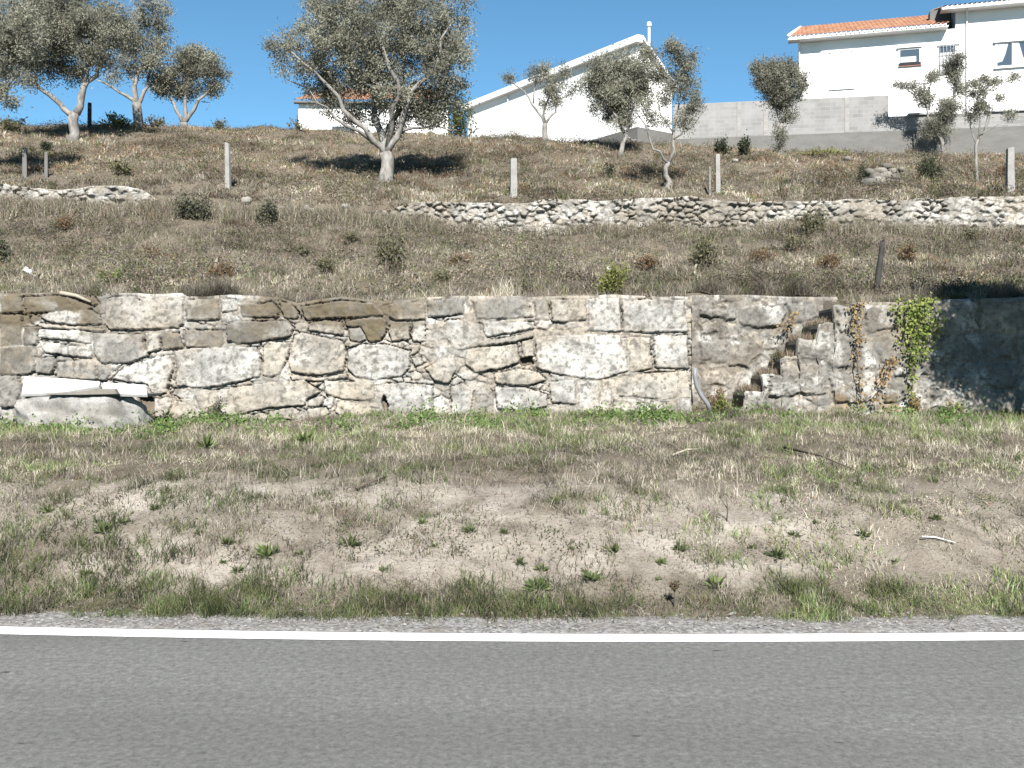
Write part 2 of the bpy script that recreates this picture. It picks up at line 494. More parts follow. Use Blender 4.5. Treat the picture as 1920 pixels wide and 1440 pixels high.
# ------------------------------------------------------------------ masonry surfaces: real relief, one stone at a time
SCOL = {'w': (0.395, 0.386, 0.366), 't': (0.335, 0.308, 0.264), 'g': (0.215, 0.207, 0.192), 'd': (0.105, 0.092, 0.072), 'm': (0.098, 0.078, 0.04)}

def poly_dist(px, pz, poly):
    n = len(poly); best = np.full(px.shape, 1e9); ins = np.zeros(px.shape, bool)
    for i in range(n):
        x0, z0 = poly[i]; x1, z1 = poly[(i + 1) % n]
        dx, dz = x1 - x0, z1 - z0
        t = np.clip(((px - x0) * dx + (pz - z0) * dz) / (dx * dx + dz * dz + 1e-12), 0, 1)
        d = np.hypot(px - x0 - t * dx, pz - z0 - t * dz)
        best = np.minimum(best, d)
        c = (z0 > pz) != (z1 > pz)
        with np.errstate(divide='ignore', invalid='ignore'):
            ins ^= c & (px < (x1 - x0) * (pz - z0) / (z1 - z0 + 1e-12) + x0)
    return best, ins

def masonry(name, xcols, zb, zt, nz, D0, polys, mat, parent=None, vs=(0.20, 0.12), joint=0.09, bev=0.017, fill='tgtwgd', seed=1,
            cap=0.11, warp=0.02, dirt=(0.085, 0.07, 0.052), prot=0.045, extra=None, grow=0.006, palej=0.6, xwob=0.0, puff=0.07, mute=0.0, blot=0.5):
    xcols = np.asarray(xcols, float)
    s = np.linspace(0, 1, nz)
    X = np.broadcast_to(xcols, (nz, len(xcols))).copy()
    ZB, ZT = zb(xcols), zt(xcols)
    Z = ZB + (ZT - ZB) * s[:, None]
    x, z = X.ravel(), Z.ravel()
    wx = x + warp * (fbm(x * 7, z * 7, seed, 3) - 0.5) * 2 + warp * 0.5 * (fbm(x * 25, z * 25, seed + 5, 2) - 0.5) * 2 + 0.010 * (fbm(x * 45, z * 45, seed + 6, 2) - 0.5) * 2
    wz = z + warp * (fbm(x * 7 + 40, z * 7, seed + 9, 3) - 0.5) * 2 + warp * 0.5 * (fbm(x * 25 + 9, z * 25, seed + 15, 2) - 0.5) * 2
    dist = np.full(x.shape, -1.0); idn = np.full(x.shape, -1); dout = np.full(x.shape, 1e9); hol = np.zeros(x.shape)
    for k, (pts, code) in enumerate(polys):
        pw = [((a - 960) * D0 / F, CH + (HY - b) * D0 / F) for a, b in pts]
        ax = [q[0] for q in pw]; az = [q[1] for q in pw]
        m = (wx > min(ax) - 0.3) & (wx < max(ax) + 0.3) & (wz > min(az) - 0.3) & (wz < max(az) + 0.3)
        ii = np.nonzero(m)[0]
        if not len(ii): continue
        d, ins = poly_dist(wx[ii], wz[ii], pw)
        if code == 'x':
            hol[ii[ins]] = np.maximum(hol[ii[ins]], d[ins]); continue
        j = ii[ins]; dj = d[ins]
        up = dj > dist[j]
        idn[j[up]] = k; dist[j[up]] = dj[up]
        jo = ii[~ins]
        dout[jo] = np.minimum(dout[jo], d[~ins])
    # small chinking stones between the big blocks
    free = np.nonzero(idn < 0)[0]
    fx, fz = wx[free] / vs[0], wz[free] / vs[1]
    cx, cz = np.floor(fx), np.floor(fz)
    f1 = np.full(fx.shape, 1e9); f2 = np.full(fx.shape, 1e9); fid = np.zeros(fx.shape)
    for a in (-1, 0, 1):
        for b in (-1, 0, 1):
            gx, gz_ = cx + a, cz + b
            hx = gx + 0.15 + 0.7 * _h(gx, gz_, seed + 101) + 0.5 * (gz_ % 2); hz = gz_ + 0.15 + 0.7 * _h(gx, gz_, seed + 102)
            d = np.hypot(fx - hx, fz - hz)
            nid = _h(gx, gz_, seed + 103)
            cl = d < f1
            f2 = np.where(cl, f1, np.minimum(f2, d)); fid = np.where(cl, nid, fid); f1 = np.where(cl, d, f1)
    fd = np.minimum((f2 - f1) * 0.5 * min(vs) * 1.1, dout[free] - 0.008) - 0.004
    dist[free] = fd
    dist = dist + grow
    dist = np.where(hol > 0, np.minimum(dist, -hol), dist)
    h = sst(0.0, bev, dist)
    isbig = idn >= 0
    rnd = np.zeros(x.shape); rnd[isbig] = _h(idn[isbig], idn[isbig] * 3 + 1, seed + 7); rnd[free] = fid
    rnd2 = np.zeros(x.shape); rnd2[isbig] = _h(idn[isbig] * 5, idn[isbig] + 11, seed + 8); rnd2[free] = (fid * 7.31) % 1
    face = prot * (rnd - 0.45) + np.clip(dist, 0, 0.10) * puff + 0.06 * (fbm(x * 3.3, z * 3.3, seed + 20, 4) - 0.5) + 0.034 * (fbm(x * 14, z * 14, seed + 30, 4) - 0.5)
    face = face - np.where(isbig, 0, 0.025)
    jn = fbm(x * 2.2, z * 2.2, seed + 45, 3)
    rec = -joint * (0.15 + 1.2 * sst(0.38, 0.64, jn)) * (0.7 + 0.6 * (fbm(x * 9, z * 9, seed + 40, 2) - 0.3))
    rec = rec - 0.30 * sst(0.0, 0.05, hol)
    dep = rec * (1 - h) + face * h
    Y = D0 - dep
    col = np.zeros((len(x), 3))
    for k, (pts, code) in enumerate(polys):
        if code != 'x': col[idn == k] = SCOL[code]
    fi = (rnd2[free] * len(fill)).astype(int) % len(fill)
    col[free] = np.array([SCOL[c] for c in fill])[fi]
    col *= (0.86 + 0.28 * rnd2)[:, None]
    col = col * (1 - mute) + np.array((0.272, 0.254, 0.222)) * mute
    rim = (sst(0.16, 0.0, dist) * sst(0.42, 0.6, fbm(x * 2.5, z * 2.5, seed + 70, 3)) * 0.38)[:, None]
    col = col * (1 - rim) + np.array((0.30, 0.24, 0.17)) * rim
    bl = (sst(0.48, 0.66, fbm(x * 3.0, z * 3.6, seed + 80, 4)) * blot)[:, None]
    col = col * (1 - bl) + np.array((0.15, 0.144, 0.132)) * bl
    wl = (sst(0.52, 0.66, fbm(x * 4.5 + 31, z * 4.5, seed + 85, 4)) * blot)[:, None]
    col = col * (1 - wl) + np.array((0.42, 0.41, 0.385)) * wl
    spk = (sst(0.56, 0.7, fbm(x * 24, z * 24, seed + 90, 3)) * 0.7)[:, None]
    col = col * (1 - spk) + np.array((0.085, 0.08, 0.07)) * spk
    if extra is not None: col = extra(x, z, col)
    dirtv = np.array(dirt) * (0.7 + 0.7 * fbm(x * 6, z * 6, seed + 60, 3))[:, None]
    pale = sst(0.6, 0.42, jn)[:, None] * palej
    dirtv = dirtv * (1 - pale) + np.array((0.26, 0.25, 0.23)) * pale
    hc = sst(-0.004, bev * 0.6, dist)[:, None]
    col = dirtv * (1 - hc) + col * hc
    V = np.stack([x + xwob * (fbm(x * 5, z * 7, seed + 95, 3) - 0.5) * 2, Y, z], 1)
    nxc = len(xcols)
    ff, lt = grid_faces(nxc, nz)
    top = np.arange((nz - 1) * nxc, nz * nxc)
    Vc = V[top].copy(); Vc[:, 1] = D0 + cap; Vc[:, 2] += 0.01
    Vm = V[top].copy(); Vm[:, 1] = D0 + 0.03; Vm[:, 2] += 0.028
    V = np.concatenate([V, Vm, Vc]); col = np.concatenate([col, col[top], col[top]])
    a = np.concatenate([top[:-1], np.arange(nz * nxc, nz * nxc + nxc - 1)])
    q = np.stack([a, a + 1, a + nxc + 1, a + nxc], 1)
    return np_mesh(name, V, np.concatenate([ff, q.ravel()]), np.concatenate([lt, np.full(len(q), 4)]), mat, parent, col, 'POINT', True)

B = [  # the blocks of the left wall, read off the photograph
 ([(0,555),(35,552),(42,585),(0,588)],'d'), ([(45,556),(120,554),(175,575),(160,583),(50,587)],'d'),
 ([(72,592),(110,582),(165,580),(188,595),(188,608),(140,610),(85,602)],'w'), ([(72,606),(130,612),(196,616),(195,623),(130,618),(75,615)],'t'),
 ([(198,563),(206,557),(250,556),(262,564),(280,557),(330,557),(343,566),(344,605),(335,615),(205,618),(196,605)],'t'),
 ([(347,562),(408,560),(412,596),(390,601),(350,600)],'d'), ([(0,592),(38,590),(40,648),(0,651)],'d'), ([(45,612),(70,612),(70,645),(44,647)],'d'),
 ([(72,617),(130,619),(173,623),(171,644),(125,637),(72,633)],'w'), ([(72,639),(110,645),(170,651),(173,669),(140,669),(85,662)],'w'),
 ([(176,625),(268,627),(270,650),(278,666),(240,680),(190,680),(175,660)],'g'), ([(272,624),(300,624),(300,655),(275,662)],'t'),
 ([(303,622),(335,624),(342,651),(303,655)],'d'), ([(345,619),(380,620),(412,618),(419,640),(413,651),(348,651)],'d'),
 ([(0,654),(58,650),(65,695),(50,702),(0,703)],'d'), ([(70,673),(100,669),(104,690),(95,702),(68,700)],'g'),
 ([(107,680),(150,677),(178,680),(180,712),(108,709)],'g'), ([(182,683),(200,690),(206,700),(199,713),(183,713)],'g'), ([(207,684),(228,681),(220,692),(210,697)],'w'),
 ([(207,712),(235,687),(290,669),(324,664),(321,700),(311,735),(300,742),(285,738),(275,720)],'w'),
 ([(328,657),(370,652),(480,650),(487,665),(488,705),(450,715),(390,727),(331,724)],'w'),
 ([(324,729),(345,730),(364,738),(360,751),(340,748),(323,739)],'w'), ([(287,749),(321,746),(316,770),(302,789),(287,785)],'w'),
 ([(326,751),(350,756),(372,776),(380,792),(308,794)],'t'), ([(0,706),(35,705),(40,735),(30,760),(0,765)],'g'),
 ([(366,738),(420,730),(500,718),(570,713),(600,735),(576,747),(570,760),(500,765),(440,780),(377,775)],'t'),
 ([(503,771),(550,764),(565,775),(550,787),(505,785)],'t'), ([(423,610),(440,604),(538,601),(551,615),(544,631),(500,639),(450,645),(425,640)],'d'),
 ([(413,562),(440,560),(445,582),(416,586)],'w'), ([(450,572),(510,567),(522,580),(522,594),(455,595)],'d'), ([(522,563),(545,570),(560,585),(555,597),(530,595)],'t'),
 ([(565,576),(640,562),(700,570),(721,591),(640,595),(575,599)],'m'), ([(579,605),(610,600),(640,603),(642,628),(600,622),(577,620)],'t'),
 ([(646,600),(720,597),(724,620),(714,639),(692,640),(676,612),(650,612)],'m'), ([(652,616),(674,614),(689,636),(672,642),(656,638)],'g'),
 ([(495,650),(505,641),(544,641),(540,670),(525,700),(510,708),(491,702)],'t'),
 ([(552,630),(565,623),(600,630),(640,640),(649,660),(645,695),(600,704),(546,697),(540,680),(546,655)],'t'), ([(540,702),(600,709),(648,701),(652,708),(600,715),(548,713)],'t'),
 ([(652,656),(680,646),(720,645),(769,658),(767,690),(754,706),(700,711),(665,705),(651,690)],'w'), ([(772,672),(790,669),(793,682),(776,688)],'w'), ([(754,710),(768,708),(770,717),(757,718)],'w'),
 ([(606,713),(650,716),(700,717),(702,745),(690,750),(640,748),(611,738)],'t'), ([(706,721),(760,718),(811,723),(813,775),(760,782),(712,775)],'w'),
 ([(578,750),(600,742),(607,747),(602,761),(576,762)],'t'), ([(632,754),(675,755),(690,766),(698,778),(640,782),(626,772)],'t'), ([(576,767),(610,764),(618,776),(600,787),(576,785)],'t'),
 ([(730,572),(760,566),(796,572),(798,598),(740,600),(728,590)],'t'), ([(732,604),(765,603),(770,634),(735,640),(728,622)],'t'), ([(772,602),(797,601),(798,640),(774,640)],'w'),
 ([(802,562),(870,560),(868,588),(820,595),(802,592)],'g'), ([(885,562),(985,562),(1000,594),(895,598)],'g'), ([(1002,562),(1028,562),(1030,600),(1005,600)],'g'),
 ([(1033,562),(1098,562),(1100,600),(1036,603)],'t'), ([(1104,560),(1162,558),(1165,622),(1104,620)],'w'), ([(1167,561),(1240,560),(1283,563),(1289,622),(1168,622)],'w'),
 ([(905,603),(1000,604),(1002,615),(950,625),(915,633),(906,620)],'w'), ([(838,600),(868,598),(898,612),(898,640),(850,648),(835,628)],'w'),
 ([(850,656),(900,642),(960,630),(1000,622),(1002,630),(968,640),(876,653)],'g'), ([(876,657),(968,644),(974,680),(940,690),(890,698),(873,680)],'t'), ([(978,640),(1000,634),(1001,668),(981,675)],'t'),
 ([(1005,637),(1060,629),(1160,628),(1171,660),(1179,695),(1150,704),(1124,711),(1080,707),(1040,700),(1006,690)],'w'),
 ([(796,690),(850,666),(856,690),(842,718),(812,713)],'t'), ([(925,701),(975,691),(1010,700),(1026,712),(985,724),(930,718)],'t'),
 ([(845,725),(868,719),(889,730),(880,776),(846,779)],'w'), ([(892,735),(915,723),(924,735),(924,769),(888,776)],'g'), ([(928,725),(985,728),(1026,741),(1027,762),(985,769),(932,766)],'w'),
 ([(1030,716),(1076,712),(1080,757),(1035,755)],'w'), ([(1084,713),(1120,715),(1124,760),(1115,771),(1086,762)],'w'), ([(892,781),(970,774),(1040,771),(1075,766),(1078,788),(892,792)],'t'),
 ([(1175,632),(1220,632),(1223,691),(1183,696)],'t'), ([(1226,629),(1288,628),(1292,690),(1229,690)],'w'), ([(1140,712),(1185,703),(1291,694),(1294,745),(1240,748),(1180,742),(1150,738)],'t'),
 ([(1126,735),(1148,742),(1141,770),(1126,772)],'w'), ([(1150,746),(1200,751),(1215,777),(1150,777)],'t'), ([(1222,753),(1270,752),(1272,780),(1222,780)],'t'), ([(1275,750),(1296,749),(1299,782),(1277,782)],'w'),
 ([(256,738),(284,743),(287,770),(291,792),(262,796)],'x'), ([(974,672),(999,668),(1001,684),(978,688)],'x'), ([(712,752),(720,740),(730,760),(722,780)],'x'),
 ([(-70,560),(-6,556),(-5,600),(-70,604)],'g'), ([(-90,608),(-6,604),(-5,660),(-92,662)],'t'), ([(-130,560),(-76,560),(-76,602),(-130,600)],'d'), ([(-110,668),(-6,666),(-6,720),(-110,724)],'g'),
 ([(-100,730),(-6,726),(-6,790),(-100,790)],'t'), ([(-260,562),(-140,562),(-138,620),(-262,616)],'g'), ([(-240,628),(-118,624),(-116,700),(-240,700)],'w'), ([(-250,706),(-118,706),(-118,780),(-250,780)],'t'),
]
def line_z(pts, D):
    a = np.array([q[0] for q in pts], float); b = np.array([q[1] for q in pts], float)
    return lambda x: CH + (HY - np.interp(960 + x * F / D, a, b)) * D / F
def pxx(p, D=13.0): return (p - 960) / F * D

def moss_extra(x, z, col):
    """brown moss on the upper courses left of the middle"""
    px = 960 + x * F / 13.0; py = HY - (z - CH) * F / 13.0
    n = fbm(x * 2.2, z * 4.0, 77, 4)
    k = sst(0.44, 0.60, n + 0.12 * sst(640, 560, py) - 0.05) * (1 - sst(600, 650, py)) * (1 - sst(720, 900, px)) * 0.9 * (1 - sst(180, 200, px) * (1 - sst(338, 352, px)))
    mc = np.array((0.09, 0.072, 0.045))
    return col * (1 - k[:, None]) + mc * k[:, None]

topL = line_z([(-300, 560), (0, 553), (120, 552), (190, 560), (200, 554), (340, 554), (350, 560), (440, 557), (520, 560), (560, 572), (640, 559), (720, 570), (800, 560), (1000, 559), (1160, 556), (1292, 560)], 13.0)
wallL = empty("stone_wall", (pxx(500), 13.0, 0.9))
tag(wallL, "long retaining wall of large squared pale granite blocks behind the roadside bank", "stone wall")
def reparent(o, p):
    o.parent = p; o.matrix_parent_inverse = p.matrix_basis.inverted(); return o
def inv(o, p):
    """child built in world coordinates: keep it where it is"""
    o.parent = p
    o.location = (-p.location[0], -p.location[1], -p.location[2])
    return o
xl = np.arange(pxx(-300), pxx(1299), 0.0125)
so = masonry("stonework", xl, lambda x: line_z(BASE_Y, 13.0)(x) - 0.3, lambda x: topL(x) + 0.03 * (fbm(x * 3, x * 0, 5, 3) - 0.5), 150, 13.0, B, M['stone'],
             vs=(0.21, 0.11), seed=3, extra=moss_extra, joint=0.08, dirt=(0.06, 0.05, 0.04), mute=0.05, blot=0.36, warp=0.014, bev=0.013, fill='twttgw')
inv(so, wallL)
e = MB(); xe = pxx(1299) - 0.012
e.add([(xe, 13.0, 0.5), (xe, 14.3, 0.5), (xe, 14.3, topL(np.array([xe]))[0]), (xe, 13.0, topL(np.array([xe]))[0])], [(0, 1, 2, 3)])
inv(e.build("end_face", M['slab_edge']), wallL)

# recess behind the steps
def soil_extra(x, z, col, amt=0.5):
    k = (sst(0.5, 0.6, fbm(x * 4.2 + 9, z * 5.5, 117, 5)) * amt)[:, None]
    return col * (1 - k) + np.array((0.075, 0.062, 0.047)) * k
BR = [([(1392,578),(1402,572),(1468,573),(1476,586),(1465,611),(1420,616),(1388,608)],'w'), ([(1312,579),(1380,578),(1382,594),(1365,600),(1312,592)],'g'),
      ([(1310,604),(1345,602),(1348,622),(1312,626)],'t'), ([(1352,606),(1385,612),(1384,634),(1350,632)],'g'), ([(1388,622),(1425,622),(1430,642),(1392,646)],'t'),
      ([(1312,640),(1360,642),(1364,676),(1314,678)],'g'), ([(1366,642),(1410,652),(1406,680),(1370,680)],'g'), ([(1316,690),(1360,684),(1376,704),(1362,724),(1318,722)],'t'), ([(1482,576),(1530,572),(1536,598),(1486,604)],'g')]
wallM = empty("stone_wall", (pxx(1430, 13.75), 13.75, 0.95))
tag(wallM, "patchy lichened stretch of stone wall set back behind the steps", "stone wall")
def zconst(v): return lambda x: np.full_like(x, v)
xm = np.arange(pxx(1288, 13.75), pxx(1570, 13.75), 0.0125)
so = masonry("stonework", xm, zconst(0.6), line_z([(1290, 557), (1400, 556), (1480, 560), (1570, 560)], 13.75), 130, 13.75, BR, M['stone_rough'],
             vs=(0.30, 0.19), seed=13, fill='ttgwtg', dirt=(0.07, 0.057, 0.043), joint=0.035, bev=0.03, warp=0.035, mute=0.3, blot=0.9, extra=soil_extra)
inv(so, wallM)

# right wall with the flight of steps cut into its left end
STEP = [(1396, 734), (1432, 702), (1467, 669), (1498, 636), (1532, 607), (1565, 573)]     # riser column, tread row
BRR = [([(1568,574),(1618,572),(1620,618),(1572,620)],'g'), ([(1623,572),(1684,572),(1686,618),(1625,622)],'g'), ([(1690,574),(1750,570),(1752,622),(1692,626)],'t'),
       ([(1757,568),(1830,564),(1834,622),(1758,624)],'t'), ([(1838,566),(1925,562),(1930,622),(1838,622)],'t'), ([(1934,562),(2030,560),(2030,622),(1936,622)],'t'), ([(2034,562),(2130,560),(2130,622),(2036,622)],'g'),
       ([(1506,614),(1560,624),(1556,668),(1482,672),(1476,650)],'g'), ([(1564,626),(1640,628),(1642,690),(1560,690)],'g'), ([(1646,628),(1690,630),(1692,680),(1648,682)],'t'),
       ([(1740,634),(1798,638),(1796,672),(1732,674)],'t'), ([(1802,628),(1900,628),(1905,672),(1800,675)],'t'), ([(1910,628),(2010,628),(2010,690),(1910,690)],'g'),
       ([(1677,688),(1700,690),(1702,705),(1680,705)],'w'), ([(1712,682),(1748,684),(1745,706),(1714,706)],'w'), ([(1770,680),(1850,680),(1850,720),(1772,720)],'w'), ([(1856,680),(1905,682),(1905,730),(1858,730)],'g'),
       ([(1450,690),(1540,686),(1550,740),(1440,744)],'g'), ([(1556,696),(1640,696),(1648,752),(1560,756)],'t'), ([(1655,712),(1700,712),(1702,750),(1655,756)],'g'), ([(1750,726),(1830,726),(1832,764),(1750,766)],'t'), ([(1838,736),(1910,736),(1910,776),(1838,776)],'t')]
def step_top(x):
    px = 960 + x * F / 13.0
    y = np.full_like(px, 770.0)
    for a, b in STEP: y = np.where(px >= a, b, y)
    y = y + 13 * (fbm(x * 8, x * 0, 12, 3) - 0.4)
    y = np.where(px > 1600, np.interp(px, [1600, 1680, 1760, 1920, 2200], [571, 570, 566, 560, 560]), y)
    return CH + (HY - y) * 13.0 / F
xr = list(np.arange(pxx(1330), pxx(2200), 0.0125))
for a, b in STEP: xr += [pxx(a) - 0.0015, pxx(a) + 0.0005]
xr = np.array(sorted(xr))
wallR = empty("stone_wall", (pxx(1700), 13.0, 0.95))
tag(wallR, "grey lichen-covered masonry wall running right from the stone steps, with ivy hanging down it", "stone wall")
def ochre_extra(x, z, col):
    px = 960 + x * F / 13.0; py = HY - (z - CH) * F / 13.0
    k = sst(0.52, 0.64, fbm(x * 3, z * 3, 87, 4)) * sst(700, 740, py) * (1 - sst(1700, 1780, px)) * 0.8
    mc = np.array((0.20, 0.135, 0.06))
    col = col * (1 - k[:, None]) + mc * k[:, None]
    return soil_extra(x, z, col, 0.32)
so = masonry("stonework", xr, zconst(0.62), lambda x: step_top(x) + 0.02 * (fbm(x * 4, x * 0, 8, 3) - 0.5), 140, 13.0, BRR, M['stone_rough'],
             vs=(0.42, 0.26), seed=23, fill='tggtwg', joint=0.04, bev=0.035, dirt=(0.145, 0.13, 0.103), warp=0.04, extra=ochre_extra, prot=0.022, puff=0.05, mute=0.3, grow=0.006, blot=0.9, xwob=0.055)
inv(so, wallR)
steps = empty("stone_steps", (pxx(1450), 13.4, 0.95))
tag(steps, "flight of six worn stone steps climbing right through the wall", "steps")
for k, (a, b) in enumerate(STEP):
    x0 = pxx(a) + 0.02; x1 = pxx(STEP[k + 1][0]) + 0.02 if k < 5 else pxx(1600)
    zt = CH + (HY - b) * 13.0 / F - 0.012
    n = 12
    mb = MB(); vs = []; fs = []
    # a slab with a worn, uneven nose and face
    U = np.linspace(0, 1, n)
    prof = [(0.0, -0.9), (0.0, -0.05), (0.012, -0.015), (0.05, 0.0), (x1 - x0, -0.004)]
    for j in range(n):
        y = 13.045 + U[j] * 0.78
        for i, (px_, pz_) in enumerate(prof):
            wob = 0.022 * (float(fbm(np.array([y * 6 + k]), np.array([i * 1.7]), 31, 2)[0]) - 0.5)
            vs.append((x0 + px_ + wob, y, zt + pz_ + (wob * 0.8 if i > 1 else 0)))
    m_ = len(prof)
    for j in range(n - 1):
        for i in range(m_ - 1):
            q = j * m_ + i
            fs.append((q, q + 1, q + m_ + 1, q + m_))
    fs.append(tuple(range(m_))[::-1] if False else tuple(range(m_)))
    mb.add(vs, [f[::-1] for f in fs])
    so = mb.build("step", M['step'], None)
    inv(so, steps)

# the upper dry-stone wall
xw2 = np.arange(pxx(-260, 24), pxx(2180, 24), 0.021)
w2 = empty("stone_wall", (0, 24.0, 4.6))
tag(w2, "low dry stone rubble wall half buried in the slope below the fence posts", "stone wall")
def w2top(x):
    px = 960 + x * F / 24.0
    return line_z(W2T, 24.0)(x) + 0.14 - 0.26 * sst(250, 330, px) * (1 - sst(700, 800, px)) + 0.28 * (fbm(x * 0.9, x * 0, 61, 4) - 0.55)
def rub_extra(x, z, col):
    k = sst(0.5, 0.62, fbm(x * 0.5, z * 1.5, 97, 3))[:, None]
    return (col * (1 - 0.5 * k) + np.array((0.14, 0.125, 0.10)) * 0.5 * k) * 1.12
so = masonry("stonework", xw2, lambda x: line_z(W2B, 24.0)(x) - 0.15, w2top, 62, 23.95, [], M['rubble'], vs=(0.21, 0.125), seed=43, fill='wtwwgw',
             joint=0.11, bev=0.03, prot=0.13, mute=0.2, palej=0.35, warp=0.045, cap=0.10, dirt=(0.075, 0.063, 0.049), puff=0.05, extra=rub_extra)
inv(so, w2)

# ------------------------------------------------------------------ loose stones and slab
def rock_mesh(name, c, r, mat, seed, parent=None, col=(0.4, 0.38, 0.35), sub=14, amp=0.28, flat=None):
    U, Vv = np.meshgrid(np.linspace(0, 2 * math.pi, sub * 2, endpoint=False), np.linspace(0.02, math.pi - 0.02, sub))
    d = np.stack([np.sin(Vv) * np.cos(U), np.sin(Vv) * np.sin(U), np.cos(Vv)], -1).reshape(-1, 3)
    n = fbm(d[:, 0] * 1.6 + seed * 3.1 + d[:, 2], d[:, 1] * 1.6 + d[:, 2] * 1.3, seed, 3) + 0.35 * fbm(d[:, 0] * 5 + 2 * d[:, 2], d[:, 1] * 5 - d[:, 2], seed + 3, 3)
    n = n + 0.22 * fbm(d[:, 0] * 11 + d[:, 2] * 3, d[:, 1] * 11 + d[:, 2] * 9, seed + 8, 3) - 0.11
    k = (np.abs(d) ** 2.7).sum(1) ** (-1 / 2.7)              # squarish
    p = d * k[:, None] * (1 + amp * (n - 0.68))[:, None] * np.array(r)
    if flat is not None: p[:, 2] = np.minimum(p[:, 2], flat + 0.03 * (fbm(p[:, 0] * 4, p[:, 1] * 4, seed, 2) - 0.5))
    p = p + np.array(c)
    nu = sub * 2
    ff, lt = [], []
    for j in range(sub - 1):
        for i in range(nu):
            a = j * nu + i; b = j * nu + (i + 1) % nu
            ff += [a, a + nu, b + nu, b]; lt.append(4)
    ff += list(range(nu)); lt.append(nu)
    ff += list(range((sub - 1) * nu, sub * nu))[::-1]; lt.append(nu)
    m_ = sst(0.45, 0.62, fbm(p[:, 0] * 5, p[:, 2] * 6 + p[:, 1] * 3, seed + 12, 4))[:, None] * 0.55
    cc = np.array(col) * (0.85 + 0.3 * n)[:, None] * (1 - m_) + np.array((0.11, 0.105, 0.095)) * m_
    return np_mesh(name, p, ff, lt, mat, parent, cc, 'POINT', True)

bD = 12.55
bz = CH + (HY - 806) * bD / F
zt = CH + (HY - 741) * bD / F
bo = rock_mesh("boulder", (pxx(157, bD), bD, bz + 0.02), (0.74, 0.53, zt - bz + 0.07), M['stone'], 5, None, (0.27, 0.266, 0.255), 60, 0.5, zt - bz - 0.02)
tag(bo, "big rounded grey boulder carrying the white slab at the foot of the wall", "boulder")
# broken white slab, tilted toward the road
sl = empty("stone_slab", (pxx(157, 12.2), 12.2, zt))
tag(sl, "broken white stone slab lying tilted on the big grey boulder", "slab")
def slab_part(name, poly, D0, D1, thick, mat):
    """top outline in photo pixels; each point lies between a low front edge and a raised back edge"""
    top = []
    ys_ = [q[1] for q in poly]; y0, y1 = min(ys_), max(ys_)
    for px_, py_ in poly:
        t = (y1 - py_) / (y1 - y0); D = D0 + (D1 - D0) * t
        top.append(P(px_, py_, D))
    top = [np.asarray(q) for q in top]
    nrm = np.array((0, 0.55, -0.83)) * thick
    v = top + [q + nrm for q in top]
    n = len(top)
    mb = MB(); mb.add(v, [tuple(range(n))[::-1], tuple(range(n, 2 * n))] + [(i, (i + 1) % n, n + (i + 1) % n, n + i) for i in range(n)])
    return inv(mb.build(name, mat, None, False, 0.008), sl)
slab_part("slab_piece", [(40, 738), (45, 706), (60, 706), (120, 709), (188, 715), (186, 723), (120, 734), (70, 737)], 12.05, 12.45, 0.05, M['slab'])
slab_part("slab_piece", [(191, 732), (194, 716), (210, 718), (274, 721), (276, 739), (230, 738)], 12.07, 12.35, 0.05, M['slab'])
mb = MB()
mb.box(pxx(42, 12.1), pxx(274, 12.1), 12.11, 12.6, CH + (HY - 742.5) * 12.1 / F - 0.01, CH + (HY - 738.5) * 12.1 / F)
inv(mb.build("bed_stone", M['footing'], None, False, 0.006), sl)
mb = MB()
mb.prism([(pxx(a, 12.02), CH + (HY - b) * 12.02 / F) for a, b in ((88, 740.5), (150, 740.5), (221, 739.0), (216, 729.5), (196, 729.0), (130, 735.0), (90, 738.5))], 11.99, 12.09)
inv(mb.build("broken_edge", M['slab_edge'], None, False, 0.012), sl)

# ------------------------------------------------------------------ buildings
def facade(px, py, o, ang):
    """where the sight line of a photo pixel meets a facade: metres along it, and height"""
    k = (px - 960) / F; ux, uy = math.cos(ang), math.sin(ang)
    t = (k * o[1] - o[0]) / (ux - k * uy)
    return t, CH + (HY - py) * (o[1] + uy * t) / F

def tiled_roof(name, parent, u0, u1, n0, n1, z0, slope, hipL=0.0, hipR=0.0, pitch=0.24):
    us = np.arange(u0, u1 + 0.001, pitch / 6); ns = np.concatenate([[a, a + 0.30] for a in np.arange(n0, n1, 0.32)])
    U, N = np.meshgrid(us, ns)
    row = np.floor((N - n0 + 0.001) / 0.32)
    fr = (N - n0) / 0.32 - row
    Z = z0 + slope * (N - n0) + 0.055 * np.abs(np.sin(math.pi * (U - u0) / pitch)) - 0.03 * fr
    hl = u0 + hipL * (N - n0) / (n1 - n0); hr = u1 - hipR * (N - n0) / (n1 - n0)
    U2 = np.clip(U, hl, hr)
    return np_mesh(name, np.stack([U2.ravel(), N.ravel(), Z.ravel()], 1), *grid_faces(len(us), len(ns)), M['tile'], parent, None, 'FACE', False)

# --- white house on the right, two blocks
HA = math.atan2(-2.1, 7.5)
HO = (15.62 - 0.0, 56.0)
zb = 12.5
house = empty("house", (HO[0], HO[1], zb), HA)
tag(house, "white two-block house with terracotta roofs above the grey block wall", "house")
def fu(px, py):
    t, z = facade(px, py, HO, HA); return t, z - zb
uL = fu(1497, 100)[0]; uM = fu(1812, 60)[0]; uE = uM + 10.0
zE = fu(1480, 80)[1]; zE2 = fu(1762, 26)[1]
OV = 0.72
mb = MB(); mb.box(uL, uM, 0.0, 8.0, 0.0, zE); mb.build("wall", M['plaster'], house)
mb = MB(); mb.box(uM - 0.55, uE, -0.06, 9.0, 0.0, zE2); mb.build("wall", M['plaster'], house)
rA = tiled_roof("roof", house, uL - 0.55, fu(1778, 60)[0], -OV, 4.2, zE + 0.10, 0.43, 0.7, 0.0)
uR2 = fu(1762, 20)[0]
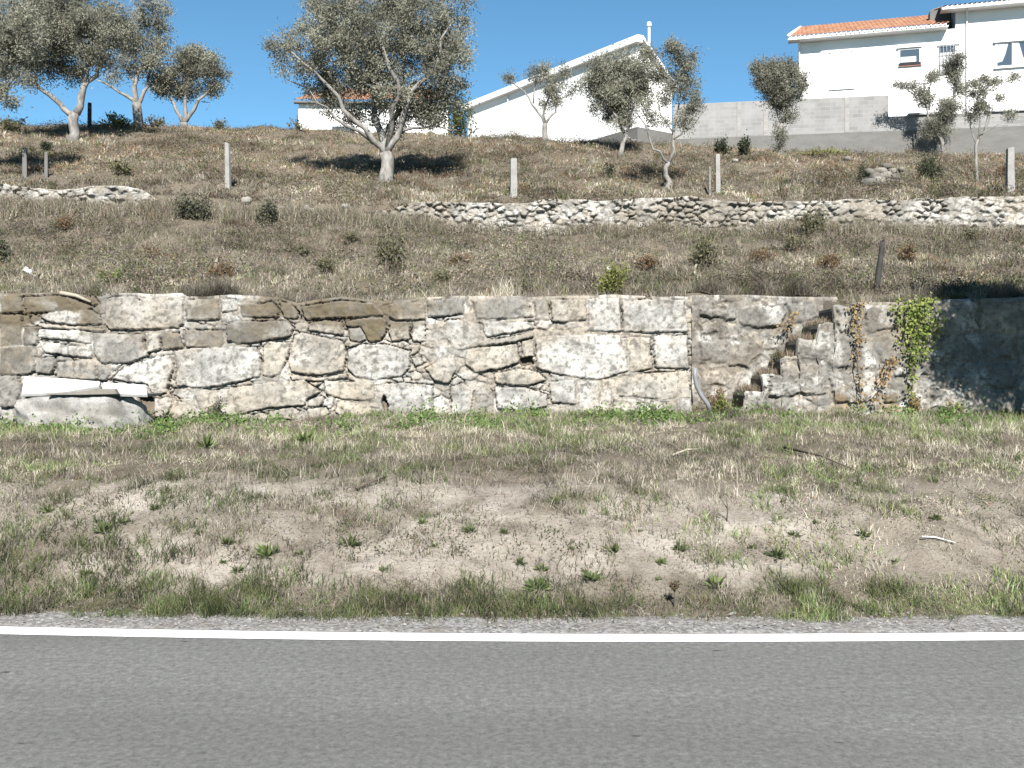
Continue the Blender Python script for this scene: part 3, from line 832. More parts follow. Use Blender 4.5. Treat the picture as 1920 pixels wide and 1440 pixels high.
rB = tiled_roof("roof", house, uR2 + 0.1, uE + 0.5, -OV - 0.06, 4.4, zE2 + 0.14, 0.30)
def beads(u0, u1, n, z, par):
    m1 = MB()
    for u in np.arange(u0, u1, 0.24):
        m1.tube([(u + 0.12, n, z), (u + 0.12, n + 0.16, z)], [0.055, 0.055], 8)
    m1.box(u0, u1, n + 0.10, n + 0.24, z - 0.07, z + 0.075)
    m1.build("eave_mortar", M['white_trim'], par, True)
beads(uL - 0.5, fu(1770, 60)[0], -OV - 0.03, zE + 0.045, rA)
beads(uR2 + 0.15, uE + 0.4, -OV - 0.09, zE2 + 0.09, rB)
mb = MB(); mb.box(uL - 0.55, fu(1775, 60)[0], -OV + 0.02, 0.0, zE - 0.06, zE - 0.004); mb.build("eave", M['white_trim'], house)
mb = MB(); mb.box(uL - 0.57, uL + 1.5, -OV - 0.06, -OV + 0.018, zE - 0.1, zE + 0.0); mb.build("gutter", M['white_trim'], house, False, 0.02)
mb = MB(); mb.box(uR2, uE + 0.5, -OV - 0.04, -0.06, zE2 - 0.02, zE2 + 0.035); mb.build("eave", M['white_trim'], house)
mb = MB(); mb.box(uR2, uE + 0.5, -OV - 0.12, -OV - 0.042, zE2 - 0.06, zE2 + 0.04); mb.build("gutter", M['white_trim'], house, False, 0.02)
# the open end of the higher roof, seen dark from below
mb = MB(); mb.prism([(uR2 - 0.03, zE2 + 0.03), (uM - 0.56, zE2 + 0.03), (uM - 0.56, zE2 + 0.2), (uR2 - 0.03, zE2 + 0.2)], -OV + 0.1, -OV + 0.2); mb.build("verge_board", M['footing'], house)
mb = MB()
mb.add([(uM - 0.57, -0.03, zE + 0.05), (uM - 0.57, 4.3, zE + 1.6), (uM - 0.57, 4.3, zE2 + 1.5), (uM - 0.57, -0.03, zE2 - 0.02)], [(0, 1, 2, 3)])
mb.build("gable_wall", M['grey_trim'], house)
mb = MB(); mb.box(uR2 - 0.35, uM - 0.6, 1.2, 1.9, zE + 0.3, zE2 + 0.62); mb.build("chimney", M['footing'], house, False, 0.02)
# verge capping at the left end of the lower roof
mb = MB(); mb.tube([(uL - 0.55, -OV, zE + 0.16), (uL + 0.15, 4.2, zE + 2.2)], [0.09, 0.09], 8); mb.build("verge_tile", M['white_trim'], rA, True)
# downpipes
mb = MB()
ud = fu(1812, 100)[0]
mb.tube([(ud - 0.05, -0.5, zE2 - 0.03), (ud, -0.13, zE2 - 0.3), (ud, -0.13, zE2 - 1.0), (ud, -0.13, 0.6)], [0.05] * 4, 8)
mb.build("downpipe", M['white_trim'], house, True)
mb = MB(); mb.tube([(uL + 0.0, -0.45, zE - 0.05), (uL + 0.04, -0.09, zE - 0.35), (uL + 0.04, -0.09, 0.5)], [0.045] * 3, 8); mb.build("downpipe", M['white_trim'], house, True)
def rect(p0, p1):
    a = fu(*p0); b = fu(*p1); return a[0], b[0], b[1], a[1]
# closed white roller shutter
u0, u1, z0, z1 = rect((1556, 100), (1600, 164))
w = MB(); w.box(u0, u1, -0.025, 0.05, z0, z1)
for z in np.arange(z0 + 0.04, z1, 0.07): w.box(u0 + 0.03, u1 - 0.03, -0.032, -0.02, z, z + 0.05)
sh = w.build("roller_shutter", M['white_trim'], house)
w = MB(); w.box(u0 - 0.06, u1 + 0.08, -0.075, -0.001, z1, z1 + 0.10); w.box(u1 + 0.001, u1 + 0.07, -0.055, -0.001, z0, z1 - 0.002); w.box(u0 - 0.06, u1 + 0.08, -0.09, -0.001, z0 - 0.07, z0 - 0.001); w.build("shutter_frame", M['plaster'], sh)
def window(p0, p1, fr=0.06, mull=1, y=-0.03):
    u0, u1, z0, z1 = rect(p0, p1)
    w = MB()
    w.box(u0, u1, y - 0.03, y + 0.02, z1 - fr, z1); w.box(u0, u1, y - 0.03, y + 0.02, z0, z0 + fr)
    w.box(u0, u0 + fr, y - 0.028, y + 0.02, z0 + fr, z1 - fr); w.box(u1 - fr, u1, y - 0.028, y + 0.02, z0 + fr, z1 - fr)
    for k in range(1, mull):
        uc = u0 + (u1 - u0) * k / mull; w.box(uc - fr * 0.8, uc + fr * 0.8, y - 0.028, y + 0.02, z0 + fr, z1 - fr)
    o = w.build("window", M['white_trim'], house)
    g_ = MB(); g_.box(u0 + fr, u1 - fr, y - 0.008, y + 0.012, z0 + fr, z1 - fr); g_.build("pane", M['glass'], o)
    return o, u0, u1, z0, z1
# small hopper window, tilted open over a dark gap
o1, u0, u1, z0, z1 = window((1684, 92), (1727, 122), 0.09)
w = MB(); w.box(u0 + 0.02, u1 - 0.01, -0.08, -0.062, z0 + 0.0, z0 + 0.17); w.build("open_gap", M['dark_void'], o1)
w = MB(); w.box(u0 + 0.02, u1 + 0.05, -0.10, -0.03, z0 - 0.03, z0 - 0.002); w.build("sill", M['brick_sill'], o1)
w = MB(); w.box(u0 - 0.06, u1 + 0.06, -0.16, -0.03, z1 + 0.004, z1 + 0.09); w.build("shutter_box", M['white_trim'], o1)
w = MB(); w.box(u0 + 0.12, u1 - 0.25, -0.052, -0.04, z0 + 0.2, z0 + 0.5); w.build("curtain", M['curtain'], o1)
# barred window
o2, u0, u1, z0, z1 = window((1758, 87), (1798, 138), 0.04)
w = MB(); w.box(u0 - 0.02, u1 + 0.02, -0.1, -0.03, z1 + 0.003, z1 + 0.06); w.build("lintel", M['grey_trim'], o2)
w = MB(); w.box(u0 + 0.05, u1 - 0.05, -0.047, -0.04, z0 + 0.05, z1 - 0.38); w.build("curtain", M['curtain'], o2)
w = MB()
for u in np.linspace(u0 + 0.1, u1 - 0.1, 6): w.tube([(u, -0.09, z0), (u, -0.09, z1)], [0.012] * 2, 6)
for z in np.linspace(z0 + 0.05, z1 - 0.05, 4): w.tube([(u0, -0.09, z), (u1, -0.09, z)], [0.012] * 2, 6)
w.build("grille", M['grey_trim'], o2, True)
# curtained two-leaf window on the right block
o3, u0, u1, z0, z1 = window((1866, 82), (1932, 123), 0.07, 2, -0.09)
w = MB(); w.box(u0 - 0.1, u1 + 0.1, -0.22, -0.065, z1 + 0.004, z1 + 0.12); w.build("shutter_box", M['white_trim'], o3)
w = MB(); w.box(u0 - 0.08, u1 + 0.08, -0.2, -0.065, z0 - 0.07, z0 - 0.003); w.build("sill", M['white_trim'], o3)
for k in range(2):
    ua = u0 + 0.07 + k * (u1 - u0) / 2; ub = ua + (u1 - u0) / 2 - 0.13
    w = MB()
    if k == 0: pr = [(ua, z0 + 0.25), (ua + 0.35 * (ub - ua), z0 + 0.3), (ua + 0.55 * (ub - ua), z0 + 0.65), (ua + 0.75 * (ub - ua), z1 - 0.09), (ua, z1 - 0.09)]
    else: pr = [(ua, z0 + 0.09), (ub - 0.2 * (ub - ua), z0 + 0.09), (ub - 0.45 * (ub - ua), z0 + 0.5), (ua + 0.3 * (ub - ua), z1 - 0.09), (ua, z1 - 0.09)]
    w.prism(pr, -0.112, -0.103); w.build("curtain", M['curtain'], o3)

# --- grey block wall
WA = math.atan2(-1.5, 8.75); WO = (9.19, 49.0); wz = 11.2
bw = empty("block_wall", (WO[0], WO[1], wz), WA)
tag(bw, "stepped grey concrete block wall below the white house", "wall")
def bu(px, py):
    t, z = facade(px, py, WO, WA); return t, z - wz
ua = bu(1262, 200)[0]; us_ = bu(1666, 200)[0]; ue = bu(2300, 200)[0]
ztop = bu(1310, 194)[1]; zstep = bu(1700, 217)[1]; zband = bu(1500, 252)[1]
mb = MB(); mb.box(ua, us_, 0.0, 0.22, zband - 0.02, ztop); mb.build("blockwork", M['block'], bw)
mb = MB(); mb.box(us_ + 0.002, ue, 0.0, 0.22, zband - 0.02, zstep); mb.build("blockwork", M['block'], bw)
mb = MB(); mb.box(ua - 1.5, ue, -0.09, 0.3, -1.6, zband - 0.021); mb.build("footing", M['footing'], bw)
for px in (1386, 1436, 1588):
    uu = bu(px, 200)[0]; mb = MB(); mb.box(uu - 0.10, uu + 0.10, -0.02, 0.2, zband, ztop - 0.03); mb.build("pillar", M['post'], bw)
for a, b in ((1702, 1768), (1850, 1896), (1903, 1985)):
    mb = MB(); mb.box(bu(a, 200)[0], bu(b, 200)[0], -0.12, 0.3, zstep + 0.001, zstep + 0.09); mb.build("coping", M['grey_trim'], bw)

# --- white building with a long eave, corner nearest the road
CO = (6.04, 48.0); CA = math.atan2(-12.3, 8.72)                  # local x runs from the far left end toward the corner
zb2 = 11.5
L = math.hypot(8.72, 12.3)
wb = empty("white_building", (-2.68, 60.3, zb2), CA)
tag(wb, "plain white building with a long thick white eave behind the small olive trees", "building")
zt2 = CH + (HY - 70) * 48.0 / F - zb2
zb3 = CH + (HY - 238) * 48.0 / F - zb2
# local y points away from the road along the short side
S = MB()
S.add([(0, 0, zb3), (L, 0, zb3), (L, 0, zt2 - 0.25), (0, 0, zt2 - 0.25), (0, 2.3, zb3), (L, 2.3, zb3), (L, 2.3, zt2 - 2.2), (0, 2.3, zt2 - 2.2)],
      [(0, 1, 2, 3), (1, 5, 6, 2), (5, 4, 7, 6), (4, 0, 3, 7), (3, 2, 6, 7)])
S.build("wall", M['plaster'], wb)
mb = MB(); mb.box(-0.2, L + 0.05, -0.03, 2.3, -1.0, zb3 - 0.003); mb.build("footing", M['footing'], wb)
mb = MB()
mb.add([(-0.3, -0.28, zt2 - 0.34), (L + 0.3, -0.28, zt2 - 0.34), (L + 0.3, -0.28, zt2 + 0.02), (-0.3, -0.28, zt2 + 0.02),
        (-0.3, 0.1, zt2 - 0.34), (L + 0.3, 0.1, zt2 - 0.34), (L + 0.3, 0.1, zt2 + 0.04), (-0.3, 0.1, zt2 + 0.04)],
       [(0, 1, 2, 3), (1, 5, 6, 2), (5, 4, 7, 6), (4, 0, 3, 7), (3, 2, 6, 7), (1, 0, 4, 5)])
mb.build("eave", M['white_trim'], wb, False, 0.03)
mb = MB()
mb.add([(-0.3, 0.1, zt2 - 0.12), (L + 0.3, 0.1, zt2 - 0.12), (L + 0.3, 0.1, zt2 + 0.035), (-0.3, 0.1, zt2 + 0.035),
        (-0.3, 2.5, zt2 - 2.22), (L + 0.3, 2.5, zt2 - 2.22), (L + 0.3, 2.5, zt2 - 2.06), (-0.3, 2.5, zt2 - 2.06)],
       [(0, 1, 2, 3), (1, 5, 6, 2), (5, 4, 7, 6), (4, 0, 3, 7), (3, 2, 6, 7), (1, 0, 4, 5)])
mb.build("roof", M['white_trim'], wb)
mb = MB(); mb.tube([(4.3, -0.06, 0.5), (4.3, -0.06, zt2 - 0.4)], [0.03, 0.03], 6); mb.build("downpipe", M['white_trim'], wb, True)
t_ = (1217 - 960) / F
q = P(1217, 95, 50.5); q2 = P(1217, 50, 50.5)
def to_local(p, ob):
    a = -ob.rotation_euler[2]; dx, dy = p[0] - ob.location[0], p[1] - ob.location[1]
    return (dx * math.cos(a) - dy * math.sin(a), dx * math.sin(a) + dy * math.cos(a), p[2] - ob.location[2])
a_, b_ = to_local(q, wb), to_local(q2, wb)
mb = MB(); mb.tube([(a_[0], a_[1], a_[2] - 1.0), b_], [0.06, 0.06], 8); mb.tube([b_, (b_[0], b_[1], b_[2] + 0.05), (b_[0], b_[1], b_[2] + 0.22)], [0.11, 0.13, 0.1], 8)
mb.build("flue_pipe", M['white_trim'], wb, True)

# --- small white house behind the big olive
SO = ((560 - 960) / F * 60, 60.0); zs = 11.0
sh = empty("house", (SO[0], SO[1], zs), 0.03)
tag(sh, "low white house with an orange tiled roof half hidden behind the big olive tree", "house")
zeS = CH + (HY - 192) * 60 / F - zs
ws = 280 / F * 60
mb = MB(); mb.box(0, ws, 0, 7, 0, zeS); mb.build("wall", M['plaster'], sh)
r_ = tiled_roof("roof", sh, -0.25, ws + 0.25, -0.4, 3.4, zeS + 0.06, 0.46, 1.6, 1.6)
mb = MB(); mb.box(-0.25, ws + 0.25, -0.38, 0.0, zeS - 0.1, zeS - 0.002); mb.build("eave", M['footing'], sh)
w = MB(); u0 = (620 - 560) / F * 60; u1 = (668 - 560) / F * 60; zA = CH + (HY - 243) * 60 / F - zs; zB = CH + (HY - 234) * 60 / F - zs
w.box(u0, u1, -0.03, 0.02, zA - 0.6, zB); o = w.build("window", M['white_trim'], sh)
w = MB(); w.box(u0 + 0.08, u1 - 0.08, -0.045, -0.031, zA - 0.5, zB - 0.08); w.build("pane", M['glass'], o)

# ------------------------------------------------------------------ leaves, trees, shrubs
def leaf_mesh(name, pts, dirs, ln, wd, col, mat, parent=None):
    n = len(pts)
    dirs = dirs / (np.linalg.norm(dirs, axis=1, keepdims=True) + 1e-9)
    r = R.normal(size=(n, 3)); side = np.cross(dirs, r); side /= (np.linalg.norm(side, axis=1, keepdims=True) + 1e-9)
    ln = np.broadcast_to(ln, (n,))[:, None]; wd = np.broadcast_to(wd, (n,))[:, None]
    a = pts; b = pts + dirs * ln * 0.45 + side * wd * 0.5; c = pts + dirs * ln; d = pts + dirs * ln * 0.45 - side * wd * 0.5
    V = np.stack([a, b, c, d], 1).reshape(-1, 3)
    return np_mesh(name, V, np.arange(4 * n), np.full(n, 4), mat, parent, col, 'FACE', False)

def olive_cols(n, dark=0.0):
    k = R.random(n)[:, None]
    a = np.array((0.19, 0.192, 0.142)); b = np.array((0.265, 0.262, 0.205)); c = np.array((0.335, 0.33, 0.27))
    out = np.where(k < 0.5, a + (b - a) * k * 2, b + (c - b) * (k - 0.5) * 2 * 0.8)
    return out * (1 - dark) * R.uniform(0.8, 1.15, (n, 1))

def tree(name, label, base, limbs, blobs, trunk_r, dens=1.0, leaf=0.085, dark=0.0, group="olive trees on the slope", cat="tree", D=None, seed=0, spread=0.13, per=125, depth=1.0):
    """limbs: photo-pixel polylines with a depth offset in metres; blobs: crown clumps (cx, cy, rx, ry, weight, depth offset)"""
    rr = np.random.default_rng(100 + seed)
    if D is None: x0, D, z0 = on_ground(base[0], base[1])
    else: x0 = (base[0] - 960) / F * D; z0 = gz(x0, D)
    sc = D / F
    root = empty(name, (x0, D, z0))
    tag(root, label, cat, group)
    def w(px, py, off=0.0):      # picture of the tree as seen from the road, with its own depth
        return np.array(((px - base[0]) * sc, off, (base[1] - py) * sc))
    mb = MB()
    nodes = []
    for pts, r0, r1 in limbs:
        q = [w(*p) for p in pts]
        if pts[0][1] == base[1]: q[0] = q[0] + np.array((0, 0, -0.15))
        # densify with a slight wander
        out = [q[0]]
        for i in range(len(q) - 1):
            for t in (0.5, 1.0):
                p = q[i] * (1 - t) + q[i + 1] * t
                if t < 1: p = p + rr.normal(size=3) * np.linalg.norm(q[i + 1] - q[i]) * 0.085
                out.append(p)
        rad = list(np.linspace(r0, r1, len(out)))
        if pts[0][1] == base[1]: rad[0] = r0 * 1.45
        mb.tube(out, rad, 8 if r0 > 0.06 else 6, True, 0.12)
        for p, r_ in zip(out[len(out) // 3:], rad[len(out) // 3:]): nodes.append((p, r_))
    NP = [n_[0] for n_ in nodes]; NR = [n_[1] for n_ in nodes]
    LP, LD = [], []
    for bl in blobs:
        cx, cy, rx, ry = bl[:4]; wgt = bl[4] if len(bl) > 4 else 1.0; off = bl[5] if len(bl) > 5 else 0.0
        c = w(cx, cy, off); rad = np.array((rx * sc, (rx + ry) * 0.55 * sc * depth, ry * sc))
        nt = max(4, int(rad[0] * rad[2] * 95 * wgt * dens))
        for _ in range(nt):
            d = rr.normal(size=3); d /= np.linalg.norm(d)
            tgt = c + d * rad * rr.random() ** 0.45
            arr = np.array(NP)
            dd = np.linalg.norm(arr - tgt, axis=1) + 0.55 * np.clip(arr[:, 2] - tgt[2], 0, None)
            k = int(np.argmin(dd)); s = arr[k]; ln = np.linalg.norm(tgt - s)
            r0 = min(NR[k] * 0.7, 0.007 + 0.012 * ln)
            mid1 = s + (tgt - s) * 0.35 + rr.normal(size=3) * ln * 0.07 + np.array((0, 0, -0.03 * ln))
            mid2 = s + (tgt - s) * 0.7 + rr.normal(size=3) * ln * 0.07
            mb.tube([s, mid1, mid2, tgt], [r0, r0 * 0.8, r0 * 0.6, 0.003], 4, False)
            for p_, f_ in ((mid1, 0.8), (mid2, 0.6), (tgt, 0.4)):
                NP.append(p_); NR.append(r0 * f_)
            nl = int(per * rr.uniform(0.6, 1.4))
            tt = rr.random(nl) ** 0.6
            ax = s + (tgt - s) * (0.35 + 0.75 * tt)[:, None]
            pos = ax + rr.normal(size=(nl, 3)) * np.array((spread, spread, spread * 0.9)) * rr.uniform(0.6, 1.2)
            dr = (tgt - s) / (ln + 1e-6) * 0.5 + rr.normal(size=(nl, 3)) * 0.75 + np.array((0, 0, 0.35))
            LP.append(pos); LD.append(dr)
    LP = np.concatenate(LP); LD = np.concatenate(LD)
    n = len(LP)
    mb.build("trunk", M['bark'], root, True)
    # clump-wise light and dark foliage (young and old shoots)
    cl = fbm(LP[:, 0] * 2.2 + LP[:, 1], LP[:, 2] * 2.2 - LP[:, 1] * 0.7, 200 + seed, 3)
    col = olive_cols(n, dark) * (0.78 + 0.44 * sst(0.35, 0.65, cl))[:, None]
    leaf_mesh("crown", LP, LD, leaf * 0.92 * R.uniform(0.7, 1.25, n), leaf * 0.33, col, M['leaf'], root)
    return root

tree("olive_tree", "largest olive tree, wide silvery crown, standing mid slope with a dark shadow behind it", (727, 345),
     [([(727,345),(726,318,0),(722,288,0)], 0.19, 0.16),
      ([(722,290),(700,266,-.1),(668,232,-.2),(640,190,-.4),(600,150,-.6),(556,112,-.6)], 0.10, 0.02),
      ([(722,288),(712,245,.1),(700,190,.3),(682,110,.5),(672,30,.5)], 0.11, 0.025),
      ([(724,288),(745,258,0),(758,220,-.2),(790,165,-.4),(828,112,-.5),(852,50,-.4)], 0.11, 0.02),
      ([(724,285),(738,215,-.5),(752,170,-.8),(728,115,-1.0),(712,85,-1.1)], 0.07, 0.03),
      ([(724,285),(742,200,.6),(752,110,.9),(750,10,.8)], 0.09, 0.02),
      ([(700,268),(655,246,-.5),(622,215,-.7),(592,186,-.7)], 0.05, 0.012),
      ([(750,248),(790,238,.2),(830,236,.3),(855,240,.3)], 0.045, 0.012),
      ([(672,230),(620,180,.4),(560,150,.7),(520,130,.8)], 0.05, 0.01)],
     [(528,92,34,46,.5,.4),(552,120,30,40,.4,.6),(604,88,52,78,1.0,-.3),(645,20,62,60,1.0,.2),(700,85,75,85,1.1,-.3),(722,165,68,48,1.0,-.3),
      (782,60,66,78,1.0,0),(828,115,52,66,1.0,-.2),(855,35,36,62,.8,0),(818,188,44,38,.9,.3),(642,150,56,38,.9,.3),(750,-5,66,45,1.0,.2),(600,168,36,26,.6,.2),(850,165,30,34,.7,.2),(680,212,46,30,.7,.4),(770,196,50,38,.9,.2),(800,222,44,22,.7,.4),(735,225,40,26,.5,.5),(625,195,36,28,.6,.2)],
     0.2, 1.0, 0.088, seed=1)
tree("olive_tree", "pale-trunked olive tree left of the dark post with a broad low-hanging crown", (135, 262),
     [([(135,262),(138,238,0),(141,214,0)], 0.19, 0.15),
      ([(138,216),(118,204,0),(98,182,-.2),(72,162,-.3),(50,130,-.3)], 0.11, 0.03),
      ([(143,214),(152,184,0),(163,155,0),(188,134,-.2),(212,112,-.3)], 0.13, 0.04),
      ([(155,175),(142,138,.3),(125,110,.5)], 0.07, 0.03), ([(158,165),(172,120,-.3),(170,70,-.4)], 0.07, 0.03)],
     [(60,55,80,75,1,0),(130,35,85,70,1,.3),(188,66,56,60,1,-.2),(40,112,48,46,.8,0),(100,118,66,36,.9,.2),(178,112,34,28,.8,-.2),(226,55,28,52,.8,0),(110,75,60,50,.8,-1.0),(60,160,26,18,.4,-.3)],
     0.2, 0.8, 0.1, seed=2, spread=0.17)
tree("olive_tree", "olive tree cut off by the left photo edge, drooping twigs over the slope", (-62, 345),
     [([(-62,345),(-60,310,0),(-58,280,0)], 0.2, 0.16), ([(-58,282),(-30,240,0),(10,180,-.2),(40,140,-.2)], 0.11, 0.02), ([(-58,282),(-80,220,0),(-90,120,0),(-70,40,0)], 0.12, 0.03),
      ([(-58,280),(-120,220,.3),(-170,150,.3)], 0.1, 0.03), ([(-20,225),(10,195,-.3),(32,205,-.4)], 0.03, 0.008)],
     [(-60,40,90,80,.9,0),(10,60,60,70,.8,.2),(-150,110,70,70,.9,0),(20,120,44,40,.6,0),(-70,130,70,50,.8,.4),(8,175,24,18,.35,-.2),(30,198,12,10,.3,-.3)],
     0.2, 0.85, 0.09, seed=3)
tree("olive_tree", "tall thin olive tree with bleached branches on the crest, right of the dark post", (258, 234),
     [([(258,234),(258,212,0),(256,192,0)], 0.2, 0.16), ([(254,194),(236,178,0),(212,164,-.1),(184,152,-.2)], 0.08, 0.02),
      ([(256,192),(252,160,0),(256,145,0),(272,118,0),(274,90,0)], 0.11, 0.03), ([(252,158),(240,140,.2),(228,120,.2)], 0.06, 0.02),
      ([(260,196),(270,170,0),(274,140,.2),(292,80,.3),(288,10,.3)], 0.08, 0.02)],
     [(238,108,26,36,.6,0),(286,14,30,46,.55,.2),(292,92,22,56,.6,.2),(254,60,34,56,.6,0),(264,128,32,22,.5,0),(206,140,24,18,.4,-.1),(300,45,14,40,.5,.2)],
     0.2, 0.75, 0.11, seed=4, spread=0.18)
tree("olive_tree", "small rounded olive tree standing alone against the sky on the crest", (345, 236),
     [([(345,236),(345,228,0)], 0.15, 0.14), ([(343,230),(330,205,0),(316,178,0),(306,160,0)], 0.08, 0.03), ([(345,230),(345,195,.1),(350,165,.1),(352,130,.1)], 0.10, 0.03),
      ([(347,230),(366,205,-.1),(390,178,-.2),(402,150,-.2)], 0.09, 0.03), ([(378,190),(392,190,.1),(385,205,.1)], 0.02, 0.008)],
     [(308,148,26,32,1,0),(350,120,36,28,1,.1),(400,130,26,34,1,-.1),(366,102,22,18,1,0),(340,162,42,18,.9,.2),(396,164,22,14,.8,0),(300,172,14,12,.6,0)],
     0.15, 1.0, 0.11, seed=5, spread=0.16)
tree("olive_tree", "spindly young olive tree in front of the long white wall", (1019, 264),
     [([(1019,264),(1021,245,0),(1022,232,0)], 0.11, 0.09), ([(1021,234),(1006,208,0),(992,185,0),(968,162,0),(954,150,0)], 0.05, 0.012), ([(1022,232),(1022,200,0),(1034,165,0),(1040,130,0)], 0.06, 0.015),
      ([(1023,232),(1042,210,.1),(1048,185,.1),(1076,168,.1)], 0.05, 0.012), ([(1000,195),(1004,160,0),(1008,140,0)], 0.03, 0.01)],
     [(1015,136,20,14,.8,0),(1036,172,22,26,.9,0),(1054,138,12,20,.7,0),(1000,150,16,10,.5,0),(958,148,9,7,.6,0),(1072,172,18,14,.5,0),(1022,196,18,12,.5,0)],
     0.1, 0.95, 0.1, seed=6, spread=0.13)
tree("olive_tree", "leafy olive tree leaning before the corner of the white building", (1160, 290),
     [([(1160,290),(1168,268,0),(1174,250,0)], 0.09, 0.075), ([(1174,252),(1160,225,0),(1140,195,0),(1120,150,0)], 0.06, 0.02), ([(1174,250),(1182,215,0),(1190,170,0),(1205,120,0)], 0.06, 0.02), ([(1174,255),(1186,262,.1),(1194,260,.1)], 0.03, 0.015)],
     [(1122,148,32,44,.9,0),(1160,128,36,36,1,.2),(1182,178,40,36,1,0),(1142,190,38,32,.9,.2),(1200,150,30,34,.9,-.1),(1208,108,22,22,.7,0),(1168,222,26,18,.7,0)],
     0.1, 1.25, 0.1, seed=7, spread=0.14)
tree("olive_tree", "slender forked olive tree with a pale bent trunk right of the white building", (1246, 356),
     [([(1246,356),(1248,330,0),(1254,305,0)], 0.075, 0.06), ([(1253,308),(1240,294,-.1),(1222,284,-.2),(1214,258,-.2),(1196,225,-.3),(1188,200,-.3)], 0.04, 0.012),
      ([(1254,306),(1262,272,0),(1264,240,.1),(1276,190,.2),(1290,130,.2)], 0.055, 0.012), ([(1263,262),(1285,240,-.1),(1310,222,-.1),(1325,200,-.1)], 0.025, 0.008), ([(1262,250),(1240,215,.1),(1235,190,.1)], 0.025, 0.01)],
     [(1264,98,20,32,.9,.1),(1290,142,26,42,.85,.1),(1302,188,22,36,.7,0),(1256,180,28,34,.7,0),(1228,220,28,22,.5,-.1),(1280,226,34,20,.5,0),(1208,205,18,22,.5,-.2),(1240,130,22,30,.6,.3)],
     0.08, 1.4, 0.075, seed=8, spread=0.10)
tree("olive_tree", "dense dark olive tree with a low sprouting trunk before the block wall", (1463, 286),
     [([(1463,286),(1461,262,0),(1466,232,0)], 0.10, 0.08), ([(1466,234),(1455,205,0),(1435,160,0)], 0.06, 0.02), ([(1466,232),(1475,200,0),(1488,160,0)], 0.06, 0.02)],
     [(1430,138,26,28,1.1,0),(1464,134,34,28,1.2,.1),(1490,160,22,38,1.1,0),(1462,182,32,28,1.1,0),(1448,160,30,30,1.0,-.3),(1461,256,13,24,.8,0),(1472,212,18,14,.8,0)],
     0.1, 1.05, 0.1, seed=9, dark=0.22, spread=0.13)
tree("olive_tree", "open gnarled olive tree with tufted boughs under the barred window", (1770, 291),
     [([(1770,291),(1767,270,0),(1764,256,0)], 0.10, 0.08), ([(1764,258),(1748,236,0),(1738,200,0),(1716,178,0),(1688,156,0)], 0.06, 0.012), ([(1765,256),(1778,228,0),(1788,180,0),(1792,120,0)], 0.07, 0.02),
      ([(1742,205),(1742,170,.1),(1748,140,.1)], 0.04, 0.012), ([(1780,215),(1768,190,.1),(1762,180,.1)], 0.03, 0.012)],
     [(1748,236,20,18,1,0),(1790,128,14,32,1.4,0),(1732,182,18,20,.9,0),(1688,156,14,9,.8,0),(1712,160,12,12,.7,0),(1747,144,12,16,.9,0),(1776,206,24,28,.9,0),(1800,165,12,14,.8,0),(1764,245,16,12,.9,0)],
     0.1, 1.35, 0.095, seed=10, dark=0.12, spread=0.15)
tree("olive_tree", "thin young olive tree with sparse foliage nearest the right edge of the slope", (1832, 346),
     [([(1832,346),(1830,300,0),(1834,262,0)], 0.045, 0.038), ([(1834,264),(1838,220,0),(1836,160,0)], 0.028, 0.01), ([(1833,270),(1850,240,0),(1862,170,0)], 0.025, 0.008), ([(1834,255),(1870,235,0),(1898,215,0)], 0.018, 0.006), ([(1845,245),(1880,185,.1),(1902,148,.1)], 0.014, 0.005), ([(1832,275),(1822,235,.1),(1816,180,.1)], 0.02, 0.006)],
     [(1834,168,20,22,.8,0),(1860,158,16,16,.9,0),(1840,200,26,18,.7,0),(1876,178,12,14,.4,0),(1900,146,10,9,.8,0),(1894,214,14,8,.6,0),(1818,215,12,18,.5,0)],
     0.05, 1.8, 0.075, seed=11, spread=0.085)
# the tree just outside the picture whose shadow lies on the right end of the wall
tree("roadside_tree", "leafy tree on the bank beyond the right edge whose shadow darkens the wall", (2215, 875),
     [([(2215,875),(2212,760,0),(2216,640,0)], 0.10, 0.08), ([(2216,642),(2190,480,0),(2150,300,0)], 0.06, 0.02), ([(2216,642),(2250,460,0),(2300,260,0)], 0.06, 0.02), ([(2216,640),(2220,420,.2),(2220,200,.2)], 0.06, 0.02)],
     [(2066,300,66,80,1.3,0),(2150,235,90,110,1.4,0),(2150,390,84,70,1.3,.2),(2270,290,100,110,1.1,0),(2210,110,100,100,1.2,0),(2300,420,100,80,1.0,0),(2090,160,60,80,1.1,0),(2380,330,90,110,1.0,0),(2090,40,60,70,1.0,.2),(2200,-20,90,70,1.0,0)],
     0.1, 2.4, 0.075, group="roadside trees", D=10.3, seed=12, spread=0.12, per=110)

